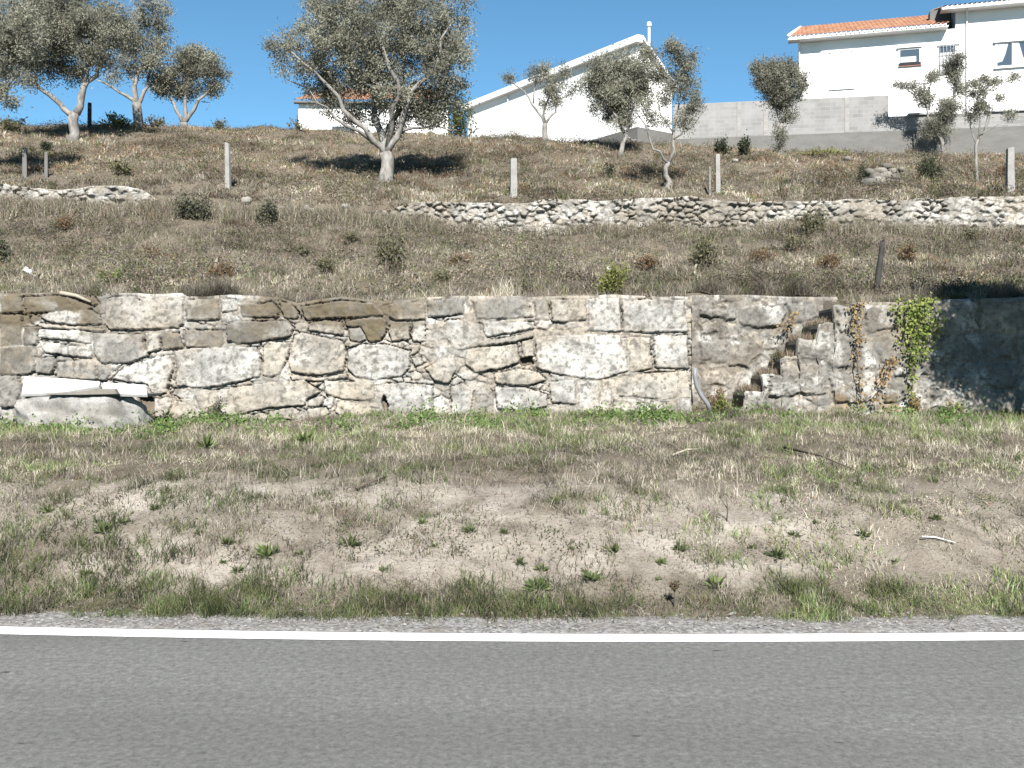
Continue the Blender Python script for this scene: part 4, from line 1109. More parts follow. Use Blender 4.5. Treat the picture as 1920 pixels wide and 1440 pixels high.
# ------------------------------------------------------------------ shrubs and climbers
def shrub(name, label, px, py, wpx, hpx, n=700, cols=((0.07, 0.09, 0.045), (0.16, 0.18, 0.09)), leaf=0.06, lw=0.4, D=None, group=None, cat="shrub", stems=9, up=0.4, flat=1.0, off=0.0):
    if D is None: x0, D, z0 = on_ground(px, py)
    else: x0 = (px - 960) / F * D; z0 = gz(x0, D)
    z0 += off
    sc = D / F; w_, h_ = wpx * sc / 2, hpx * sc
    root = empty(name, (x0, D, z0)); tag(root, label, cat, group)
    mb = MB(); tips = []
    stems = int(stems * 1.6)
    lobes = [(R.uniform(-0.62, 0.62) * w_, R.uniform(-0.4, 0.4) * w_ * flat, R.uniform(0.45, 1.1), R.uniform(0.3, 0.6)) for _ in range(4)]
    lobes[0] = (R.uniform(-0.2, 0.2) * w_, 0.0, 1.0, 0.55)
    for k in range(stems):
        a = R.uniform(0, 2 * math.pi); r_ = R.uniform(0.2, 1.0) ** 0.6
        lb = lobes[k % 4]
        tip = np.array((lb[0] + math.cos(a) * r_ * w_ * lb[3], lb[1] + math.sin(a) * r_ * w_ * lb[3] * flat, lb[2] * h_ * (1.0 - 0.45 * r_ * r_) * R.uniform(0.4, 1.15)))
        mid = tip * 0.5 + np.array((0, 0, h_ * 0.08)) + R.normal(size=3) * 0.04 * h_
        mb.tube([(lb[0] * 0.8, lb[1] * 0.8, -0.06), mid, tip], [0.012, 0.008, 0.003], 4, False)
        tips += [(mid, tip)]
    mb.build("stems", M['twig'], root, True)
    idx = R.integers(0, stems, n); t = R.random(n) ** 0.5
    A = np.array([q[0] for q in tips]); Bt = np.array([q[1] for q in tips])
    pos = A[idx] * (1 - t)[:, None] + Bt[idx] * t[:, None]
    low = R.random(n) < 0.4
    pos[low] *= R.uniform(0.35, 1.0, (low.sum(), 1))
    pos = pos + R.normal(size=(n, 3)) * np.array((w_ * 0.13, w_ * 0.13 * flat, h_ * 0.13))
    pos[:, 2] = np.abs(pos[:, 2])
    c0, c1 = np.array(cols[0]), np.array(cols[1])
    col = c0 + (c1 - c0) * R.random((n, 1)) ** 1.3
    leaf_mesh("leaves", pos, R.normal(size=(n, 3)) + np.array((0, 0, up)), leaf * R.uniform(0.6, 1.3, n), leaf * lw, col, M['leaf'], root)
    return root

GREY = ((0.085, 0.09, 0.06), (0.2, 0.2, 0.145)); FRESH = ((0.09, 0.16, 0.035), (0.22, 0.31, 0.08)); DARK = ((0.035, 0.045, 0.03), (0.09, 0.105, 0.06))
BROWN = ((0.13, 0.085, 0.05), (0.28, 0.2, 0.12)); YEL = ((0.14, 0.16, 0.05), (0.30, 0.30, 0.10)); OL = ((0.115, 0.115, 0.07), (0.23, 0.22, 0.13))
shrub("shrub", "grey-green bush on the upper rubble wall below the tall left fence post", 372, 412, 90, 56, 1500, GREY, 0.085)
shrub("shrub", "second grey-green bush on the rubble wall, right of the wider one", 500, 422, 70, 48, 1100, GREY, 0.085)
shrub("shrub", "thorny dark bush in the middle of the terrace, below the largest olive", 738, 508, 90, 75, 1100, OL, 0.07, stems=16)
shrub("shrub", "yellowish green bush below the rubble wall near the slanting dark post", 1316, 502, 95, 72, 1300, OL, 0.07, stems=14)
shrub("shrub", "olive-green bush against the rubble wall up and right of the yellowish bush", 1520, 440, 80, 50, 900, OL, 0.075)
shrub("shrub", "low bright green bush dotted with white flowers at the terrace edge", 1140, 556, 105, 62, 1300, YEL, 0.055, stems=14)
shrub("shrub", "fern-like green clump on the slope between left posts", 228, 330, 50, 30, 380, OL, 0.12)
shrub("shrub", "dark green bush at the left edge of the terrace", 0, 496, 70, 60, 900, DARK, 0.07)
shrub("shrub", "low fresh green bramble on the terrace above the left wall blocks", 210, 533, 95, 34, 800, ((0.10, 0.14, 0.04), (0.2, 0.25, 0.08)), 0.05)
shrub("shrub", "green seedling with dark leaves rooted in the top of the stone wall", 741, 578, 34, 34, 180, DARK, 0.05, D=13.1)
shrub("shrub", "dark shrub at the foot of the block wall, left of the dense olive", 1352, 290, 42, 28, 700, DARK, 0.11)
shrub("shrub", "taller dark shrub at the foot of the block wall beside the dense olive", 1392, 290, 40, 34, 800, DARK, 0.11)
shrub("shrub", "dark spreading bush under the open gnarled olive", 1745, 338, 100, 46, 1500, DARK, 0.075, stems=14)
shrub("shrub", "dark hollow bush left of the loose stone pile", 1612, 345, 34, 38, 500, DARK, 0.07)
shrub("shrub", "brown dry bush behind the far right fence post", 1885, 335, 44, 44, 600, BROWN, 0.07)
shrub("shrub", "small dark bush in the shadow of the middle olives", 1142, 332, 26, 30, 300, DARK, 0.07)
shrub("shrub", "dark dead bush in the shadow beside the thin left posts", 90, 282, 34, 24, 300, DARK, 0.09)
shrub("shrub", "leafy green hedge bush on the crest at the left edge", 28, 246, 70, 26, 500, OL, 0.13)
shrub("shrub", "sunlit yellow-green bush on the crest between dark post and pale tree", 215, 240, 70, 26, 520, YEL, 0.13)
shrub("shrub", "dark vine bush on the crest just right of the pale tree", 292, 238, 46, 20, 300, OL, 0.12)
shrub("shrub", "small grey-green bush on the bare crest", 410, 244, 34, 24, 260, OL, 0.11)
shrub("shrub", "small weed bush before the corner of the low house", 558, 246, 34, 26, 260, OL, 0.1)
shrub("shrub", "dark evergreen bush between the low house and the white building", 858, 252, 70, 105, 1600, ((0.07, 0.085, 0.03), (0.16, 0.165, 0.06)), 0.13, D=38.5, stems=16)
shrub("shrub", "fresh yellow-green weeds along the foot of the block wall", 1545, 292, 110, 16, 600, YEL, 0.1, stems=14)
shrub("shrub", "russet dry bush on the step treads in the wall recess", 1345, 782, 70, 40, 500, ((0.16, 0.10, 0.06), (0.30, 0.22, 0.12)), 0.045, D=13.2, stems=12)
shrub("shrub", "yellow-green weed sprouting beside the hose at the foot of the steps", 1352, 786, 46, 42, 350, YEL, 0.05, D=12.9)
shrub("shrub", "green tuft growing on the fourth step", 1452, 650, 36, 30, 260, OL, 0.04, D=13.45, off=0.62)
shrub("shrub", "dry ochre weed at the wall foot below the ivy", 1715, 772, 46, 60, 420, ((0.22, 0.16, 0.06), (0.36, 0.28, 0.11)), 0.04, D=12.85)
shrub("shrub", "green and ochre weed at the wall foot in front of the shadow", 1790, 778, 50, 30, 320, YEL, 0.04, D=12.8)
shrub("shrub", "sparse dark sapling leaning on the wall left of the green weeds", 402, 790, 46, 52, 170, GREY, 0.045, D=12.85, stems=7)

for px_, py_, wp_, hp_, cc in ((610, 512, 60, 30, OL), (300, 492, 120, 34, BROWN), (560, 478, 60, 26, OL), (828, 530, 50, 26, OL), (985, 556, 46, 34, OL), (1210, 508, 70, 34, BROWN), (875, 500, 70, 30, BROWN), (1700, 492, 60, 44, BROWN),
                              (410, 528, 70, 46, BROWN), (1430, 492, 70, 30, BROWN), (1560, 505, 60, 28, BROWN), (120, 430, 80, 30, BROWN), (1820, 455, 60, 34, OL), (1490, 470, 70, 36, OL), (660, 455, 60, 30, OL)):
    shrub("scrub_clump", "low ragged scrub clump half dried out among the grass of the terrace", px_, py_, wp_, hp_, 520, cc, 0.055, group="scrub clumps on the terrace", stems=12)

def climber(name, label, patches, D, cols, leaf, cat="climber", thin=1.0):
    x0, z0 = (patches[0][0] - 960) / F * D, CH + (HY - patches[0][1]) * D / F
    root = empty(name, (x0, D, z0)); tag(root, label, cat)
    LP, mb = [], MB()
    for px, py, rx, ry, n in patches:
        n = int(n * thin)
        u = np.clip(R.normal(size=(n, 2)) * 0.36, -0.75, 0.75)
        LP.append(np.stack([(px - 960 + u[:, 0] * rx) * D / F - x0, -R.uniform(0.03, 0.10, n), CH + (HY - py - u[:, 1] * ry) * D / F - z0], 1))
    for a, b in zip(patches[:-1], patches[1:]):
        p = [np.array(((q[0] - 960) * D / F - x0, -0.07, CH + (HY - q[1]) * D / F - z0)) for q in (a, b)]
        mb.tube([p[0], (p[0] + p[1]) / 2 + np.array((R.normal() * 0.03, -0.02, 0)), p[1]], [0.007, 0.006, 0.005], 4, False)
    LP = np.concatenate(LP); n = len(LP)
    mb.build("stems", M['twig'], root, True)
    c0, c1 = np.array(cols[0]), np.array(cols[1])
    dr = R.normal(size=(n, 3)) * 0.6 + np.array((0, -0.3, -0.6))
    leaf_mesh("leaves", LP, dr, leaf * R.uniform(0.6, 1.3, n), leaf * 0.75, c0 + (c1 - c0) * R.random((n, 1)), M['leaf'], root)
    return root
climber("ivy", "bright green ivy hanging down the grey wall right of the steps", [(1720,562,50,14,110),(1712,580,60,24,230),(1724,605,62,30,270),(1718,632,50,32,210),(1714,660,40,24,110),(1708,682,18,20,40),(1706,712,12,26,40),(1704,740,10,20,25)], 12.97, ((0.11, 0.17, 0.045), (0.33, 0.37, 0.11)), 0.052, thin=0.8)
climber("dead_vine", "orange-brown dead vine trailing down the wall beside the ivy", [(1606,572,26,12,120),(1600,600,20,30,110),(1608,630,18,30,80),(1604,665,14,34,70),(1608,715,16,44,80),(1610,752,18,22,50)], 12.97, ((0.27, 0.19, 0.09), (0.42, 0.32, 0.17)), 0.045, thin=0.55)
climber("dead_vine", "shorter dead vine patch low on the wall between ivy and long vine", [(1668,678,20,14,60),(1660,696,18,22,80),(1652,720,16,18,50),(1640,745,14,20,40)], 12.97, ((0.28, 0.17, 0.07), (0.44, 0.30, 0.13)), 0.04, thin=0.55)
climber("dead_vine", "small dead vine curling over the top step beside the white block", [(1488,588,16,8,50),(1480,600,14,14,60),(1468,612,14,10,40)], 13.6, ((0.30, 0.20, 0.10), (0.46, 0.34, 0.16)), 0.04, thin=0.55)

# ------------------------------------------------------------------ fence posts, sticks, litter
def post(label, px, ytop, ybase, wpx, mat, lean=0.0, D=None, name="fence_post", group="fence posts along the slope", rough=True, round_=False):
    if D is None: x0, D, z0 = on_ground(px, ybase, 13.3)
    else: x0 = (px - 960) / F * D; z0 = gz(x0, D)
    h = (CH + (HY - ytop) * D / F) - z0; w_ = wpx * D / F / 2
    mb = MB(); n = 7
    vs = []
    sides = 8 if round_ else 4
    for k in range(n):
        t = k / (n - 1); zz = -0.25 + (h + 0.25) * t; tap = 1.0 - 0.14 * t
        for q in range(sides):
            an = 2 * math.pi * (q + 0.5) / sides; rr_ = w_ * (1.0 if round_ else 1.35) * tap * (1 + random.uniform(-.05, .05))
            vs.append((math.cos(an) * rr_ + lean * max(0, zz), math.sin(an) * rr_, zz + (random.uniform(-0.03, 0.03) if k == n - 1 else 0)))
    fs = [(k * sides + q, k * sides + (q + 1) % sides, (k + 1) * sides + (q + 1) % sides, (k + 1) * sides + q) for k in range(n - 1) for q in range(sides)]
    fs.append(tuple(range((n - 1) * sides, n * sides)))
    mb.add(vs, fs)
    o = mb.build(name, mat, None, round_, 0.0 if round_ else 0.012)
    o.location = (x0, D, z0); o.rotation_euler = (0, 0, random.uniform(-0.2, 0.2) if not round_ else 0)
    tag(o, label, "post", group); return o
post("thin grey fence post at the left end of the row in tree shadow", 47, 278, 334, 9, M['footing'])
post("short thin grey fence post, second from the left, in tree shadow", 87, 286, 334, 7, M['footing'])
post("tall pale leaning concrete fence post left of the largest olive", 428, 268, 351, 10, M['post'], -0.02)
post("thick whitish concrete fence post right of the largest olive", 963, 297, 369, 14, M['post'])
post("slim white fence post right of the pale forked olive", 1346, 291, 363, 10, M['post'], -0.01)
post("thin dark grey stake just left of the slim white post", 1331, 312, 366, 5, M['wood'])
post("thick grey fence post near the right edge of the photo", 1894, 278, 359, 14, M['post'])
post("dark leaning wooden stake on the terrace above the steps", 1643, 452, 546, 11, M['dark_wood'], 0.13, None, "wooden_stake", None, round_=True)
post("dark wooden post on the left crest between two olive trees", 168, 193, 244, 8, M['dark_wood'], 0.0, None, "wooden_post", None, round_=True)

def stick(label, a, b, r_, mat, Da=None, cat="stick", name="dry_stick", lift=0.03):
    def pt(p):
        if Da: return P(p[0], p[1], Da)
        x, D, z = on_ground(*p); return np.array((x, D, z + lift))
    p0, p1 = pt(a), pt(b)
    mid = (p0 + p1) / 2 + np.array((0, 0, 0.025)) + R.normal(size=3) * 0.012
    mb = MB(); mb.tube([p0 * 0, mid - p0, p1 - p0], [r_, r_ * 0.9, r_ * 0.5], 6)
    o = mb.build(name, mat, None, True); o.location = p0
    return tag(o, label, cat)
stick("grey weathered branch lying across the wall top above the white slab stones", (113, 549), (170, 566), 0.028, M['straw'], 12.98)
stick("pale dry stick lying on the grass below the wall, left of the white twig", (1262, 860), (1312, 849), 0.012, M['straw'])
stick("bleached white twig curving on the right bank", (1728, 1016), (1792, 1029), 0.007, M['slab'])
stick("brown stick lying on the dry bank left of centre", (668, 926), (722, 905), 0.012, M['twig'])
stick("pale broken stub standing in the terrace grass near yellow bush", (1302, 517), (1310, 496), 0.028, M['straw'])
stick("white broken stalk sticking up from the terrace at left", (404, 505), (410, 484), 0.03, M['straw'])
# long dark fallen branch line
stick("long dark fallen branch lying on the right bank", (1470, 846), (1612, 893), 0.012, M['twig'])
# standing dead stems
def stem(label, px, ytop, ybase, head=False):
    x, D, z = on_ground(px, ybase); h = (ybase - ytop) * D / F
    root = empty("dry_weed", (x, D, z)); tag(root, label, "plant")
    mb = MB(); mb.tube([(0, 0, -0.05), (0.01, 0, h * 0.5), (0.0, 0, h)], [0.006, 0.005, 0.004], 5)
    if not head: mb.tube([(0.005, 0, h * 0.55), (-0.05, 0, h * 1.0)], [0.005, 0.003], 5)
    mb.build("stalk", M['twig'], root, True)
    if head:
        n = 60; leaf_mesh("seed_head", np.clip(R.normal(size=(n, 3)), -1.3, 1.3) * 0.015 + np.array((0, 0, h)), R.normal(size=(n, 3)), 0.03, 0.012, np.tile((0.12, 0.085, 0.05), (n, 1)), M['leaf'], root)
stem("forked dark dead stem standing on the right bank", 1362, 940, 985)
stem("brown dry seed head on a thin stalk near the road edge", 1263, 1102, 1142, True)

# crumpled white plastic
def litter(label, px, py, w_, D=None, name="plastic_scrap"):
    if D is None: x, D, z = on_ground(px, py)
    else: x = (px - 960) / F * D; z = gz(x, D)
    n = 9; u = np.linspace(-1, 1, n); U, Vv = np.meshgrid(u, u)
    Z = 0.6 * w_ * (fbm(U.ravel() * 1.7 + px, Vv.ravel() * 1.7, 5, 3) - 0.2)
    r_ = 1 - 0.4 * fbm(U.ravel() * 2 + 9, Vv.ravel() * 2 + px, 6, 2)
    V = np.stack([U.ravel() * w_ * r_, Vv.ravel() * w_ * 0.6 * r_, Z], 1)
    V2 = V.copy(); V2[:, 2] -= 0.004
    ff, lt = grid_faces(n, n)
    o = np_mesh(name, np.concatenate([V, V2]), np.concatenate([ff, (ff.reshape(-1, 4)[:, ::-1] + n * n).ravel()]), np.concatenate([lt, lt]), M['plastic'], None, None, 'FACE', False)
    o.location = (x, D, z + 0.08); o.rotation_euler = (1.1, 0.6, 0.5)
    return tag(o, label, "litter")
litter("crumpled white plastic scrap caught in the grass at the left of the terrace", 52, 520, 0.075)
litter("white plastic scrap caught in the flowering green bush", 1143, 517, 0.10)

# grey hose at the corner of the recess
mb = MB()
hp = [(1303, 690), (1303, 705), (1306, 722), (1314, 740), (1326, 756), (1332, 770)]
p0 = P(1303, 690, 12.93)
mb.tube([P(a, b, 12.93) - p0 for a, b in hp], [0.03] * 6, 10)
o = mb.build("hose", M['hose'], None, True); o.location = p0
tag(o, "grey plastic drain hose bending down the wall corner beside the recess", "hose")

# loose stones on the upper slope and by the rubble wall
def loose(label, px, py, r_, col, seed, group="loose stones of the small pile", D=None, name="loose_stone", zoff=0.0):
    if D is None: x, D, z = on_ground(px, py)
    else: x = (px - 960) / F * D; z = gz(x, D)
    o = rock_mesh(name, (0, 0, 0), (r_ * 1.2, r_ * 0.9, r_ * 0.75), M['rubble'], seed, None, col, 9, 0.5)
    o.location = (x, D, z + r_ * 0.35 + zoff); o.rotation_euler = (0, 0, seed * 1.3)
    return tag(o, label, "stone", group)
PILE_D = unproj(1655, 346) + 0.1
k = 0
for px, py, r_ in ((1628,342,.2),(1648,340,.22),(1668,343,.19),(1685,342,.14),(1640,330,.2),(1660,327,.18),(1678,330,.17),(1650,318,.19),(1632,319,.15),(1672,316,.13),(1663,309,.12),(1690,312,.1)):
    Dp = PILE_D
    zz = CH + (HY - py) * Dp / F
    loose("pale grey rubble stone of the small pile on the right slope", px, py, r_ * 0.85, (0.2, 0.187, 0.165) if k % 2 else (0.12, 0.112, 0.098), 60 + k, D=Dp + 0.4 * (346 - py) / 40, zoff=zz - gz((px - 960) / F * Dp, Dp + 0.4 * (346 - py) / 40) - r_ * 0.35); k += 1
for px, py, r_, lb in ((648,392,.08,"single white stone on the grassy slope below the largest olive"), (1588,300,.11,"white stone below the block wall footing at right"), (1378,304,.08,"small white stone on the slope near the slim white post"),
                       (575,398,.09,"pale stone in the buried stretch of rubble wall right of both bushes"), (462,382,.11,"white stone showing in the grass between the two grey bushes")):
    loose(lb, px, py, r_, (0.27, 0.258, 0.235), 90 + k, None); k += 1

# ------------------------------------------------------------------ grass: numpy-built blades
def blades(name, label, x, D, ln, wd, col, lean=0.6, cat="grass", bend_=True, zoff=-0.01):
    n = len(x)
    z = ground_z(x, D) + zoff
    an = R.uniform(0, 2 * math.pi, n); le = np.abs(R.normal(0, lean, n))
    d = np.stack([np.cos(an) * np.sin(le), np.sin(an) * np.sin(le), np.cos(le)], 1)
    fa = R.uniform(0, 2 * math.pi, n); sd_ = np.stack([np.cos(fa), np.sin(fa), np.zeros(n)], 1)
    p = np.stack([x, D, z], 1); ln = ln[:, None]; wd = wd[:, None] * 0.5
    a, b = p - sd_ * wd, p + sd_ * wd
    droop = np.stack([np.cos(an), np.sin(an), -0.6 * np.ones(n)], 1)
    m = p + d * ln * 0.55
    t = p + d * ln + droop * ln * R.uniform(0, 0.35, (n, 1))
    c, e_ = m + sd_ * wd * 0.8, m - sd_ * wd * 0.8
    V = np.stack([a, b, c, e_, t], 1).reshape(-1, 3)
    i = np.arange(n)[:, None] * 5
    fl = np.concatenate([i + 0, i + 1, i + 2, i + 3, i + 3, i + 2, i + 4], 1).ravel()
    lt = np.tile((4, 3), n)
    o = np_mesh(name, V, fl, lt, M['grass'], None, np.repeat(col, 2, axis=0), 'FACE', False)
    o["kind"] = "stuff"; tag(o, label, cat); return o

def palette(n, cols, w_, jit=0.18, at=None, fs=3.5):
    """pick a colour per blade; with `at` neighbouring blades tend to be of one plant and share it"""
    cols = np.array(cols); w_ = np.array(w_, float)
    if w_.ndim == 1: w_ = np.broadcast_to(w_, (n, len(cols)))
    cw = np.cumsum(w_ / w_.sum(1, keepdims=True), 1)
    u = R.random(n); j = R.uniform(1 - jit, 1 + jit, n)
    if at is not None:
        q = np.clip((fbm(at[0] * fs, at[1] * fs, 881, 3) - 0.5) * 2.6 + 0.5, 0, 1)
        q = (q + np.floor(fbm(at[0] * fs * 0.6 + 5, at[1] * fs * 0.6, 887, 2) * 9) * 0.37) % 1.0
        u = np.where(R.random(n) < 0.72, np.clip(q + R.normal(0, 0.05, n), 0, 0.9999), u)
        j = j * (0.70 + 0.60 * sst(0.36, 0.64, fbm(at[0] * 0.42, at[1] * 0.6, 899, 3)))
        j = j * (0.68 + 0.64 * sst(0.3, 0.7, fbm(at[0] * fs * 1.7, at[1] * fs * 1.7, 893, 2)))
    k = (u[:, None] > cw).sum(1).clip(0, len(cols) - 1)
    return cols[k] * j[:, None]
def hum(x, D, fs=3.0):
    """hummocky growth: some tufts long, some cropped"""
    return 0.45 + 1.1 * sst(0.34, 0.68, fbm(x * fs, D * fs, 907, 3))

STRAW, TAN, GREYB, RUST, DGRN, OGRN, FGRN = (0.48, 0.438, 0.358), (0.345, 0.303, 0.24), (0.2, 0.176, 0.147), (0.235, 0.158, 0.105), (0.085, 0.105, 0.05), (0.17, 0.19, 0.085), (0.17, 0.235, 0.09)

def spread(n, D0, D1, mask, pw=1.0):
    n = int(n * 1.42)
    D = D0 + (D1 - D0) * R.random(n) ** pw
    px = R.uniform(-600, 2520, n); x = (px - 960) / F * D
    keep = R.random(n) < mask(x, D)
    return x[keep], D[keep]
def clumpy(n, D0, D1, mask, per, rad):
    x, D = spread(n, D0, D1, mask)
    x = np.repeat(x, per); D = np.repeat(D, per)
    s = np.repeat(R.uniform(0.5, 1.4, len(x) // per) * rad, per)
    return x + R.normal(size=len(x)) * s, D + R.normal(size=len(x)) * s

def dn(x, D): return D - bend(x) * np.clip((12 - D) / 5, 0, 1)
# --- bank: short dry mat
def m1(x, D):
    b = bare_mask(x, D); n = fbm(x * 1.6, D * 1.6, 301, 4)
    return np.clip((1 - 0.68 * b) * (0.35 + 1.0 * sst(0.35, 0.6, n)), 0, 1) * sst(6.3, 6.6, dn(x, D))
x, D = spread(360000, 6.3, 13.05, m1)
n = fbm(x * 0.8, D * 0.8, 311, 4); n2 = fbm(x * 2.6, D * 2.6, 317, 3)
W = np.stack([0.7 * sst(0.4, 0.6, n) + 0.25, np.full_like(n, 0.6), 0.75 * sst(0.6, 0.4, n) + 0.12, 0.16 * sst(0.5, 0.7, n2), np.full_like(n, 0.16), 0.35 * sst(0.45, 0.65, n2) + 0.14], 1)
blades("dry_grass", "short dry straw-coloured grass covering the roadside bank", x, D, R.uniform(0.03, 0.09, len(x)) * hum(x, D, 3.5), R.uniform(0.003, 0.0065, len(x)), palette(len(x), [STRAW, TAN, GREYB, RUST, DGRN, OGRN], W, at=(x, D), fs=4.0), 1.2)
# --- bank: green tufts
def m2(x, D):
    d = dn(x, D); n = fbm(x * 1.1 + 7, D * 1.4, 331, 4); px = 960 + x * F / D
    road = (1 - sst(6.5, 6.95, d)) * (0.1 + 0.9 * sst(0.44, 0.6, n))
    wall = sst(9.8, 12.4, D) * sst(0.38, 0.56, n) * 0.85
    mid = 0.34 * sst(0.45, 0.62, n)
    rb = 0.35 * sst(1500, 1700, px) * (1 - sst(7.0, 7.9, d)) * sst(0.4, 0.55, n)
    lb = 0.3 * (1 - sst(120, 400, px)) * (1 - sst(7.0, 7.7, d)) * sst(0.4, 0.55, n)
    return np.clip(road + wall + mid + rb + lb, 0, 1) * sst(6.24, 6.36, d)
x, D = clumpy(6500, 6.2, 13.05, m2, 34, 0.05)
ok = D < 13.0; x, D = x[ok], D[ok]
blades("green_grass", "tufts of green grass along the road edge and the wall foot", x, D, R.uniform(0.04, 0.15, len(x)), R.uniform(0.0035, 0.007, len(x)), palette(len(x), [DGRN, OGRN, FGRN, TAN], [0.3, 0.42, 0.24, 0.12], at=(x, D), fs=3.0), 0.7)
# roadside fringe
def m3(x, D):
    d = dn(x, D); n = fbm(x * 2.0, D * 2.0, 341, 3)
    return sst(6.17, 6.32, d) * (1 - sst(6.5, 6.85, d)) * (0.3 + 0.7 * sst(0.40, 0.56, fbm(x * 0.9, D * 1.2, 343, 3))) * (0.4 + 0.6 * sst(0.35, 0.55, n))
x, D = spread(210000, 6.1, 7.2, m3)
blades("roadside_grass", "low green and brown grass fringe where the bank meets the gravel", x, D, R.uniform(0.03, 0.085, len(x)) * hum(x, D, 4), R.uniform(0.003, 0.006, len(x)), palette(len(x), [DGRN, OGRN, FGRN, TAN, GREYB], [0.3, 0.5, 0.22, 0.18, 0.12], at=(x, D), fs=3.0), 0.9)
# --- bank: tall dry stalks
x, D = clumpy(600, 8.0, 12.9, lambda x, D: 0.25 + 0.75 * sst(0.45, 0.62, fbm(x * 0.7, D * 0.7, 351, 3)), 7, 0.09)
ok = D < 13.0; x, D = x[ok], D[ok]
blades("dry_stalks", "taller bleached grass stalks standing on the bank below the wall", x, D, R.uniform(0.10, 0.24, len(x)), R.uniform(0.003, 0.005, len(x)), palette(len(x), [STRAW, TAN], [0.7, 0.3]), 0.6)
# broadleaf weeds at the wall foot
def m4(x, D):
    px = 960 + x * F / D; n = fbm(x * 1.5, D * 2.0, 361, 3)
    return sst(11.3, 12.3, D) * sst(0.44, 0.58, n) * (1 - 0.6 * sst(1150, 1300, px))
x, D = clumpy(560, 11.0, 12.95, m4, 55, 0.11)
ok = D < 12.98; x, D = x[ok], D[ok]
z = ground_z(x, D) + np.abs(R.normal(0, 0.06, len(x))) * hum(x, D, 1.6)
o = leaf_mesh("green_weeds", np.stack([x, D, z], 1), R.normal(size=(len(x), 3)) + np.array((0, -0.2, 0.5)), R.uniform(0.03, 0.06, len(x)), 0.026, palette(len(x), [(0.10, 0.165, 0.05), (0.16, 0.245, 0.075), (0.23, 0.31, 0.115)], [0.35, 0.45, 0.2]), M['leaf'])
o["kind"] = "stuff"; tag(o, "bright green broad-leaved weeds growing along the foot of the stone wall", "weeds")

# --- terrace between the walls
def m5(x, D):
    n = fbm(x * 1.2, D * 1.2, 401, 4)
    return np.clip(0.45 + 0.8 * sst(0.35, 0.6, n), 0, 1) * np.where((x > XR0 - 0.1) & (x < XR1 + 0.1), D > 13.95, D > 13.2)
x, D = spread(420000, 13.15, 24.1, m5, 1.15)
n = fbm(x * 0.6, D * 0.8, 411, 4); n2 = fbm(x * 1.6, D * 1.9, 417, 3); px = 960 + x * F / D
grn = sst(0.48, 0.62, n2) * 0.55 + 0.6 * sst(1150, 1350, px) * (1 - sst(14.8, 16.2, D)) + 0.10
W = np.stack([0.45 * sst(0.42, 0.6, n) + 0.2, np.full_like(n, 0.5), 0.8 * sst(0.6, 0.4, n) + 0.3, 0.6 * sst(0.5, 0.68, fbm(x * 0.5 + 3, D * 0.7, 419, 3)) + 0.10, grn * 0.5, grn], 1)
blades("dry_grass", "rough dry grass and litter covering the terrace between the two stone walls", x, D, R.uniform(0.05, 0.135, len(x)) * hum(x, D, 2.2), R.uniform(0.005, 0.011, len(x)), palette(len(x), [STRAW, TAN, GREYB, RUST, DGRN, OGRN], W, at=(x, D), fs=2.0), 1.6)
x, D = clumpy(1500, 13.5, 23.8, lambda x, D: 0.2 + 0.8 * sst(0.5, 0.62, fbm(x * 0.9, D * 0.9, 421, 3)), 40, 0.13)
ok = (D > 13.95) & (D < 24); x, D = x[ok], D[ok]
cid = np.repeat(R.random(len(x) // 40 + 1), 40)[:len(x)]
blades("grass_tussocks", "taller tussocks of mixed brown and green grass on the terrace", x, D, R.uniform(0.09, 0.26, len(x)), R.uniform(0.005, 0.009, len(x)), np.where((cid < 0.4)[:, None], palette(len(x), [DGRN, OGRN], [0.5, 0.5]), palette(len(x), [STRAW, TAN, GREYB, RUST], [0.4, 0.3, 0.35, 0.15])), 0.5)
# overhang on the wall top
x, D = spread(60000, 13.0, 13.5, lambda x, D: np.where((x > XR0 - 0.05) & (x < XR1 + 0.3), 0.0, 0.15 + 0.85 * sst(0.42, 0.6, fbm(x * 1.5, D * 0, 431, 3))))
D = np.maximum(D, 13.15)
xq, Dq = spread(60000, 13.87, 14.15, lambda x, D: (x > XR0 - 0.05) & (x < XR1 + 0.3))
x, D = np.concatenate([x, xq]), np.concatenate([D, Dq])
blades("dry_grass", "dry grass hanging over the top of the front stone wall", x, D, R.uniform(0.05, 0.24, len(x)) * hum(x, D, 2.5), R.uniform(0.004, 0.007, len(x)), palette(len(x), [STRAW, TAN, GREYB, OGRN], [0.3, 0.35, 0.4, 0.2], at=(x, D), fs=2.5), 1.0, zoff=0.02)
# tufts on the treads
TX, TY, TZ = [], [], []
for k, (a, b) in enumerate(STEP[:5]):
    m = 800; xa, xb = pxx(a) + 0.05, pxx(STEP[k + 1][0]) + 0.0
    TX.append(R.uniform(xa, xb, m)); TY.append(R.uniform(13.08, 13.72, m)); TZ.append(np.full(m, CH + (HY - b) * 13.0 / F - 0.01))
TX, TY, TZ = map(np.concatenate, (TX, TY, TZ))
gzv = ground_z(TX, TY)
_gz = ground_z
ground_z = lambda x, D, micro=True: TZ if len(np.atleast_1d(x)) == len(TZ) else _gz(x, D, micro)
blades("dry_grass", "brown dead grass lying on the treads of the stone steps", TX, TY, R.uniform(0.05, 0.16, len(TX)), R.uniform(0.004, 0.007, len(TX)), palette(len(TX), [TAN, GREYB, RUST, OGRN], [0.35, 0.35, 0.4, 0.1]), 0.9, zoff=0.0)
ground_z = _gz

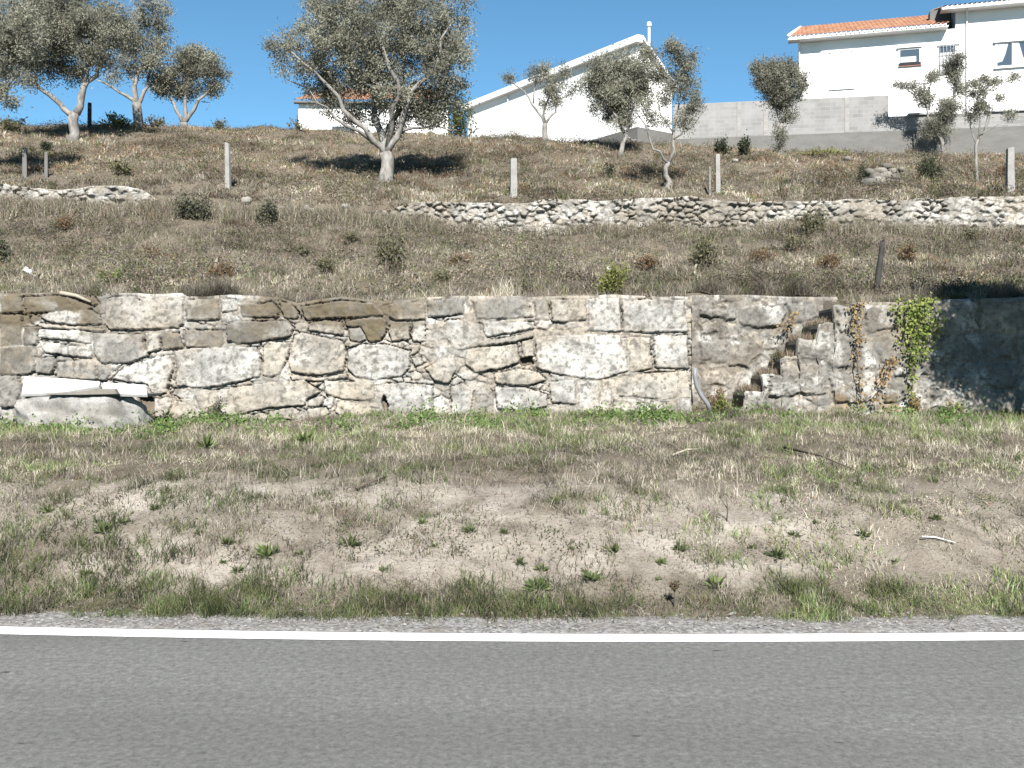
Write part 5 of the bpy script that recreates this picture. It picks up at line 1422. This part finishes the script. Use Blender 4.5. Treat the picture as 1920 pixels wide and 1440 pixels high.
# --- upper slope
def m6(x, D):
    n = fbm(x * 0.9, D * 0.9, 501, 4)
    return np.clip(0.5 + 0.7 * sst(0.35, 0.6, n), 0, 1)
x, D = spread(460000, 24.15, 40.5, m6, 1.3)
n = fbm(x * 0.5, D * 0.6, 511, 4); n2 = fbm(x * 1.4, D * 1.4, 517, 3)
band = (1 - sst(25.6, 27.0, D))
W = np.stack([0.30 * sst(0.45, 0.6, n) + 0.14 + 0.5 * band, np.full_like(n, 0.42), 0.4 * sst(0.6, 0.4, n) + 0.22, 1.1 * sst(0.38, 0.6, n) * (1 - 0.6 * band) + 0.3, np.full_like(n, 0.12), 0.55 * sst(0.45, 0.62, n2) + 0.12], 1)
blades("dry_grass", "brown and russet dry grass covering the slope under the olive trees", x, D, R.uniform(0.06, 0.155, len(x)) * hum(x, D, 1.6), R.uniform(0.010, 0.022, len(x)), palette(len(x), [STRAW, TAN, GREYB, RUST, DGRN, OGRN], W, at=(x, D), fs=1.3), 1.6)
x, D = clumpy(420, 24.3, 30, lambda x, D: sst(0.45, 0.6, fbm(x * 0.8, D * 0.8, 521, 3)), 40, 0.16)
ok = D > 24.15; x, D = x[ok], D[ok]
blades("grass_tussocks", "tussocks of grey and green grass above the rubble wall", x, D, R.uniform(0.1, 0.27, len(x)), R.uniform(0.007, 0.012, len(x)), palette(len(x), [STRAW, TAN, GREYB, OGRN], [0.3, 0.3, 0.4, 0.3]), 0.5)
# grass creeping over the rubble wall
x, D = clumpy(1500, 23.3, 23.95, lambda x, D: np.clip(sst(0.44, 0.56, fbm(x * 0.5, D * 0, 531, 3)) * 0.5 + np.interp(960 + x * F / D, [230, 330, 700, 790, 850], [0.35, 1, 1, 0.5, 0.10]), 0, 1), 40, 0.12)
ok = D < 23.98; x, D = x[ok], D[ok]
blades("grass_tussocks", "dry grass creeping up over the buried stretch of rubble wall", x, D, R.uniform(0.15, 0.5, len(x)), R.uniform(0.006, 0.012, len(x)), palette(len(x), [STRAW, TAN, GREYB, RUST, OGRN], [0.3, 0.3, 0.45, 0.12, 0.2]), 0.4)

# --- low dead brush and bracken: leafy scraps lying at all angles among the grass
def brush(name, label, n_, D0, D1, mask, per, rad, hgt, leaf, cols, w_, cat="undergrowth"):
    x, D = clumpy(n_, D0, D1, mask, per, rad)
    ok = (D > D0) & (D < D1); x, D = x[ok], D[ok]
    z = ground_z(x, D) + np.abs(R.normal(0, hgt, len(x))) * hum(x, D, 1.5)
    c = palette(len(x), cols, w_, at=(x, D), fs=1.8)
    o = leaf_mesh(name, np.stack([x, D, z], 1), R.normal(size=(len(x), 3)) + np.array((0, 0, 0.25)), leaf * R.uniform(0.5, 1.4, len(x)), leaf * 0.42, c, M['leaf'])
    o["kind"] = "stuff"; tag(o, label, cat)
brush("bracken", "grey-brown dead bracken and brambles scattered over the terrace", 3600, 13.9, 23.9, lambda x, D: 0.08 + 0.92 * sst(0.46, 0.6, fbm(x * 0.55, D * 0.9, 601, 4)), 60, 0.22, 0.13, 0.048,
      [GREYB, (0.135, 0.11, 0.085), (0.19, 0.14, 0.098), (0.24, 0.21, 0.165), DGRN, OGRN], [0.36, 0.25, 0.12, 0.15, 0.12, 0.14])
brush("bracken", "russet bracken and low scrub scattered over the slope under the olives", 3300, 24.2, 39.5, lambda x, D: 0.1 + 0.9 * sst(0.44, 0.6, fbm(x * 0.45, D * 0.6, 611, 4)), 60, 0.28, 0.10, 0.062,
      [GREYB, (0.2, 0.14, 0.092), (0.235, 0.175, 0.12), (0.24, 0.21, 0.165), DGRN, OGRN], [0.3, 0.3, 0.2, 0.15, 0.1, 0.2])
brush("leaf_litter", "dry leaf litter and low creeping weeds on the roadside bank", 1700, 7.0, 12.9, lambda x, D: 0.12 + 0.88 * sst(0.45, 0.6, fbm(x * 1.1, D * 1.4, 621, 4)), 34, 0.10, 0.016, 0.024,
      [GREYB, TAN, RUST, DGRN, OGRN], [0.3, 0.25, 0.1, 0.3, 0.3])

# --- single weeds on the bare bank
def weed(px, py, wpx, fresh):
    x, D, z = on_ground(px, py)
    wpx *= R.uniform(0.6, 1.25); sc = D / F; r_ = wpx * sc / 2
    root_n = int(R.integers(26, 70))
    an = R.uniform(0, 2 * math.pi, root_n); el = R.uniform(0.15, 1.2, root_n)
    d = np.stack([np.cos(an) * np.cos(el), np.sin(an) * np.cos(el), np.sin(el)], 1)
    pos = d * R.uniform(0.0, 0.5, (root_n, 1)) * r_
    c = palette(root_n, [(0.12, 0.155, 0.06), (0.17, 0.22, 0.085)] if fresh else [(0.09, 0.115, 0.05), (0.15, 0.18, 0.08)], [0.5, 0.5])
    o = leaf_mesh("weed", pos, d, r_ * R.uniform(0.6, 1.0, root_n), r_ * 0.22, c, M['leaf'])
    o.location = (x, D, z)
    return tag(o, "small green weed tuft growing on the bare sandy part of the bank", "weed", "weeds on the bare bank")
for px, py, w_, f in ((195,1002,46,0),(500,1048,52,1),(228,982,26,0),(425,1025,44,0),(372,1008,26,0),(165,1082,40,1),(420,1058,30,1),(445,1080,24,0),(90,965,30,0),(290,958,34,0),(792,985,28,1),(815,1032,30,1),(1015,1075,34,1),
                      (975,1060,34,0),(1150,1045,40,0),(1240,1060,40,1),(1070,1030,22,1),(1455,1050,40,0),(1340,1105,48,1),(1110,1092,48,0),(1490,1010,26,0),(1680,1060,34,0),(1755,975,34,0),(1010,1110,60,1),(1040,945,30,1),(1200,1000,22,0),
                      (720,1075,24,0),(560,1045,34,0),(655,1030,40,0),(880,1000,34,0),(945,1010,30,0),(1235,1092,26,1),(1275,1035,34,0),(1410,1030,30,0),(1530,985,28,0),(1620,1010,30,0),(570,830,36,1),(385,842,50,1),(1065,826,26,1)):
    weed(px, py, w_, f)

# --- loose pebbles at the road edge
x = R.uniform(-6, 6, 2000); D = LINE + bend(x) + R.uniform(0.13, 0.5, 2000)
n = len(x); r_ = R.uniform(0.004, 0.014, n)
oct_ = np.array(((1, 0, 0), (0, 1, 0), (-1, 0, 0), (0, -1, 0), (0, 0, 0.8), (0, 0, -0.5)), float)
V = (np.stack([x, D, np.maximum(ground_z(x, D), 0.006) + r_ * 0.5], 1)[:, None, :] + oct_[None] * r_[:, None, None] * R.uniform(0.6, 1.3, (n, 6, 1))).reshape(-1, 3)
fo = np.array(((0, 1, 4), (1, 2, 4), (2, 3, 4), (3, 0, 4), (1, 0, 5), (2, 1, 5), (3, 2, 5), (0, 3, 5)))
fl = (np.arange(n)[:, None, None] * 6 + fo[None]).ravel()
o = np_mesh("pebbles", V, fl, np.full(n * 8, 3), M['leaf'], None, np.repeat(palette(n, [(0.4, 0.39, 0.37), (0.28, 0.265, 0.25), (0.2, 0.19, 0.18)], [0.4, 0.4, 0.2]), 8, axis=0), 'FACE', False)
o["kind"] = "stuff"; tag(o, "fine grey gravel pebbles strewn along the road edge", "gravel")
